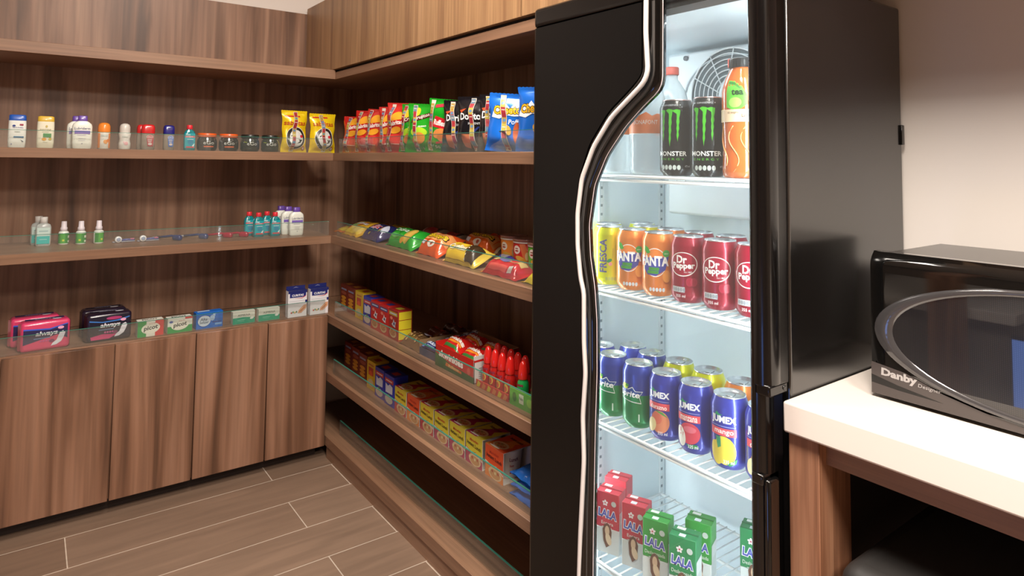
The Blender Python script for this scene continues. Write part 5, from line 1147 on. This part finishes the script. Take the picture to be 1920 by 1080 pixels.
for k, (yy_, xx_, zz_, ro, lab) in enumerate([(-0.800, 0.080, 0.046, 0.12, 'red candy pouch in the display box, front left'), (-0.898, 0.078, 0.046, 0.10, 'red candy pouch in the display box, front right'), (-0.800, 0.142, 0.052, 0.16, 'red candy pouch in the display box, rear left'), (-0.900, 0.140, 0.052, 0.16, 'red candy pouch in the display box, rear right')]):
    if sk is None: sk = pouch('candy_pouch', lab, 'candy pouch', 0.098, 0.066, 0.026, '#cf201c', a_skw, (xx_, yy_, Z3+zz_), RB(-88), 50, 0.22)
    else:
        sk2 = dup(sk, (xx_, yy_, Z3+zz_), RB(-90), lab); sk2.rotation_euler = (ro+0.1, 0.05*(-1)**k, RB(-88))
# red sauce bottles in a yellow tray
def sauce(label, loc, col, body, rz=RQ, tall=1.0):
    t = thing('candy_syrup_bottle', label, 'bottle', loc, rz)
    MB().lathe([(0.0125, 0), (0.0145, 0.003), (0.0148, 0.045*tall), (0.0135, 0.054*tall), (0.0105, 0.060*tall), (0.0105, 0.062*tall)], mat(body, 0.15, 0, 0.5), 28).build('body', t)
    MB().lathe([(0.0122, 0.0615*tall), (0.0128, 0.065*tall), (0.0118, 0.078*tall), (0.0085, 0.096*tall), (0.0045, 0.103*tall), (0.0, 0.1045*tall)], mat(col, 0.2, 0, 0.5), 28, caps=False).build('cap', t)
    P = Print(cyl_map(0.0149), 0.004, 0.0003); P.oval(0.0, 0.028*tall, 0.009, 0.011*tall, '#c8a43a', 18); P.oval(0.0, 0.026*tall, 0.006, 0.007*tall, '#b84a2a', 14); P.rect(-0.014, 0.046*tall, 0.014, 0.051*tall, '#8a2a3a'); P.build(t); return t
sb = None
labs = ['front row, nearest the display box', 'front row, second from the display box', 'front row, third from the display box', 'front row, next to the green bottle', 'back row, nearest the display box', 'back row, second from the display box', 'back row, third from the display box', 'back row, fourth from the display box', 'back row, next to the green bottle']
pos = [(0.060, -0.985), (0.058, -1.020), (0.056, -1.055), (0.054, -1.092), (0.098, -0.975), (0.096, -1.008), (0.094, -1.041), (0.092, -1.074), (0.090, -1.107)]
for (x_, y_), lb in zip(pos, labs):
    lb = 'red syrup candy bottle with pointed cap, ' + lb
    if sb is None: sb = sauce(lb, (x_, y_, Z3), '#d2201c', '#a81a18')
    else: dup(sb, (x_, y_, Z3), RQ, lb)
g1 = sauce('green syrup candy bottle with red pointed cap', (0.058, -1.140, Z3), '#d8261e', '#1f9a4a', RQ, 1.0)
dup(g1, (0.062, -1.190, Z3), RQ, 'green syrup candy bottle with red cap, cut off by the cooler')
t = thing('candy_tray', 'low yellow and red printed tray strip before the red syrup bottles', 'tray', (0.036, -1.038, Z3), RQ)
MB().box(-0.072, -0.001, 0, 0.072, 0.001, 0.018, mat('#c83a28', 0.4)).build('tray', t)
P = Print(flat_map(-0.001), None, 0.0002)
for k in range(6): P.poly([(-0.070+0.024*k, 0.001), (-0.056+0.024*k, 0.001), (-0.050+0.024*k, 0.012), (-0.062+0.024*k, 0.017)], '#d8c43a' if k % 2 == 0 else '#d8824a')
P.build(t)
t = thing('candy_box', 'low green printed candy box before the green syrup bottles', 'candy box', (0.036, -1.168, Z3), RQ)
MB().box(-0.050, -0.002, 0, 0.050, 0.002, 0.040, mat('#5cb03a', 0.4)).build('box', t)
P = Print(flat_map(-0.002), None, 0.0002); P.rect(-0.012, 0.012, 0.006, 0.034, '#d8e4c8'); P.text('Pelón', -0.003, 0.024, 0.015, 0.008, '#2f5a24', 0.02); P.oval(-0.030, 0.022, 0.008, 0.011, '#3a7a2a', 16); P.oval(0.030, 0.022, 0.012, 0.010, '#8ac84a', 16); P.build(t)

# ---------------------------------------------------------------- fourth shelf
b4 = dup(cb, (0.112, 0.012, Z4), RQ, 'small brown cereal box nearest the corner on the fourth shelf')
dup(cb, (0.106, -0.074, Z4), RQ, 'small brown cereal box in the middle of three on the fourth shelf')
dup(cb, (0.098, -0.158, Z4), RQ, 'small brown cereal box beside the yellow one on the fourth shelf')
dup(cy_, (0.086, -0.258, Z4), RQ, 'small yellow cereal box on the fourth shelf')
dup(cbl, (0.076, -0.348, Z4), RQ, 'small blue cereal box beside the yellow one on the fourth shelf')
dup(cbl, (0.072, -0.430, Z4), RQ, 'small blue cereal box beside the noodle cups on the fourth shelf')
def noodles(label, kind, loc, group=None):
    t = thing('noodle_cup', label, 'instant noodles', loc, RQ, group)
    w, d, h = 0.080, 0.090, 0.078
    base, acc = (dict(yellow=('#dcc83a', '#c02a3a'), pink=('#d8ca3e', '#b02a5a'), orange=('#e0542a', '#e88a3a')))[kind]
    sl = mat(base, 0.4); ins = mat('#d8d0c8', 0.6); m = MB()
    for (a, b_) in (((-w/2, -d/2, 0), (w/2, -d/2+0.0012, h)), ((-w/2, -d/2, h-0.0012), (w/2, d/2, h)), ((-w/2, d/2-0.0012, 0), (w/2, d/2, h)), ((-w/2, -d/2, 0), (w/2, d/2, 0.0012))):
        m.box(*a, *b_, ins)
    m.build('sleeve', t)
    MB().lathe([(0.026, 0.002), (0.028, 0.004), (0.0365, 0.070), (0.0385, 0.0715), (0.0385, 0.0745), (0, 0.0745)], mat('#ece8e2', 0.5), 40).build('cup', t)
    P = Print(flat_map(-d/2), None, 0.0003)
    P.rect(-w/2, 0, w/2, h, base if kind != 'orange' else '#e0542a')
    P.poly([(-w/2, 0), (w/2, 0), (w/2, h*0.32), (w*0.10, h*0.46), (-w*0.18, h*0.42), (-w/2, h*0.50)], acc)
    P.oval(w*0.06, h*0.20, w*0.36, h*0.20, '#e6c79a', 26); P.oval(w*0.06, h*0.18, w*0.28, h*0.14, '#cf9a5e', 22); P.poly([(-w*0.5, h*0.42), (-w*0.14, h*0.36), (w*0.14, h*0.40), (w*0.5, h*0.26), (w*0.5, h*0.30), (w*0.14, h*0.45), (-w*0.14, h*0.41), (-w*0.5, h*0.48)], '#ece4de')
    P.text('Instant Lunch', 0, h*0.66, w*0.84, h*0.12, '#2a1a1a' if kind != 'orange' else '#3a1420', 0.02, rot=-0.06); P.text('Maruchan', 0, h*0.82, w*0.5, h*0.09, '#c03a2a', 0.02, 0.1)
    for k in range(4): P.oval(-w*0.24+w*0.16*k, h*0.22+0.003*(k % 2), w*0.05, h*0.05, '#b8502a' if k % 2 else '#e8d8a0', 10)
    P.build(t)
    P = Print(top_map(h), None, 0.0003)
    P.rect(-w/2, -d/2, w/2, d/2, base); P.poly([(-w/2, -d/2), (w*0.1, -d/2), (w*0.36, -d*0.1), (w*0.2, d*0.1), (w/2, d/2), (w*0.1, d/2), (-w*0.1, d*0.15), (0.0, -d*0.1), (-w/2, -d*0.3)], acc)
    P.oval(-w*0.04, -d*0.24, w*0.34, d*0.19, '#e8c9a4', 28); P.oval(-w*0.04, -d*0.25, w*0.26, d*0.13, '#d8986a', 24)
    for k in range(7): P.oval(-w*0.04+w*0.18*math.cos(k*0.9), -d*0.25+d*0.08*math.sin(k*0.9), w*0.04, d*0.03, ('#c8503a', '#e8d080', '#8a9a4a')[k % 3], 9)
    P.oval(-w*0.08, -d*0.44, w*0.26, d*0.03, '#f2ece4', 16); P.text('Instant Lunch', w*0.04, d*0.28, w*0.62, d*0.12, '#4a2a1a', 0.02)
    P.build(t, 'top_print')
    Q = Print(cyl_map(0.0345, 0, lambda v: 0.0275+0.0092*(v-0.004)/0.066), 0.005, 0.0006); 
    for da in (1.05,):
        u0 = 0.0345*PI/2
        Q.text('Lunch.', u0-0.006, 0.052, 0.026, 0.010, '#7a2a4a', 0.02); Q.text('hot', u0-0.012, 0.036, 0.012, 0.007, '#c03a2a', 0.02); Q.rect(u0-0.018, 0.016, u0+0.010, 0.021, '#b8502a')
    Q.build(t, 'cup_print'); return t
ny = [-0.516, -0.602, -0.688, -0.774, -0.860, -0.946, -1.040]
nk = ['yellow', 'orange', 'yellow', 'pink', 'pink', 'pink', 'orange']
ordn = ['beside the blue cereal box', 'second from the blue cereal box, orange one', 'third from the blue cereal box', 'fourth from the blue cereal box', 'fifth from the blue cereal box', 'beside the open orange one', 'with its open white side showing, nearest the blue packs']
NP = {}
for y_, k_, o_ in zip(ny, nk, ordn):
    lb = {'yellow': 'yellow and red boxed noodle cup ', 'orange': 'orange boxed noodle cup ', 'pink': 'yellow and pink boxed noodle cup '}[k_] + o_
    p = (0.090, y_, Z4)
    if k_ in NP: dup(NP[k_], p, RQ, lb)
    else: NP[k_] = noodles(lb, k_, p)
def a_cho(P, w, d): P.rect(-w*0.33, d*0.04, w*0.17, d*0.10, '#8ab4e6'); P.rect(-w*0.30, d*0.16, w*0.10, d*0.22, '#8ab4e6'); P.oval(w*0.18, -d*0.12, w*0.16, d*0.2, '#e0c080', 22); P.poly([(w*0.05, d*0.42), (w*0.4, d*0.42), (w*0.34, d*0.2), (w*0.0, d*0.24)], '#16204a')
bp = pouch('cookie_pack', 'bright blue cookie pack next to the cooler, bottom of the stack', 'pack of cookies', 0.130, 0.100, 0.022, '#1f6fd0', a_cho, (0.085, -1.185, Z4), RB(-94), 61)
dup(bp, (0.088, -1.188, Z4+0.0245), RB(-90), 'bright blue cookie pack next to the cooler, middle of the stack')
dup(bp, (0.086, -1.184, Z4+0.049), RB(-95), 'bright blue cookie pack next to the cooler, top of the stack')

# ================================================================ across the room (seen mirrored in the microwave window)
tag(MB().box(-2.02, -1.350, 0.0, -1.93, -1.230, 2.40, M_leg, 0.002, 1).build('wooden_post'), 'brown wooden post across the room, mirrored in the microwave window', 'post')
t = thing('desk', 'pale desk across the room, mirrored in the microwave window', 'desk', (-2.44, -1.20, 0))
MB().box(-0.30, -0.31, 0.485, 0.40, 0.42, 0.530, mat('#e8e2dc', 0.4), 0.003, 2).build('desk_top', t)
MB().box(-0.28, -0.29, 0.0, 0.36, -0.25, 0.485, mat('#8f867f', 0.6)).build('side_panel', t)
MB().box(0.34, -0.25, 0.0, 0.36, 0.40, 0.485, mat('#8f867f', 0.6)).build('front_panel', t)
t = thing('glow_slab', 'glowing blue screen added across the room for the blue reflection in the microwave window', 'slab', (-1.94, -1.74, 0))
MB().box(-0.03, -0.23, 0.10, 0.0, 0.22, 0.47, mat('#1a1a1c', 0.4), 0.004, 2).build('housing', t)
MB().box(0.0, -0.215, 0.125, 0.001, 0.215, 0.455, mat('#6f96ea', 0.4, 0, 0, 3.0)).build('slab', t)  # glowing face added only for the blue patch mirrored in the microwave
MB().box(-0.12, -0.12, 0.0, 0.06, 0.12, 0.012, mat('#1a1a1c', 0.4)).build('base', t)
MB().box(-0.028, -0.03, 0.012, -0.008, 0.03, 0.11, mat('#1a1a1c', 0.4)).build('stem', t)
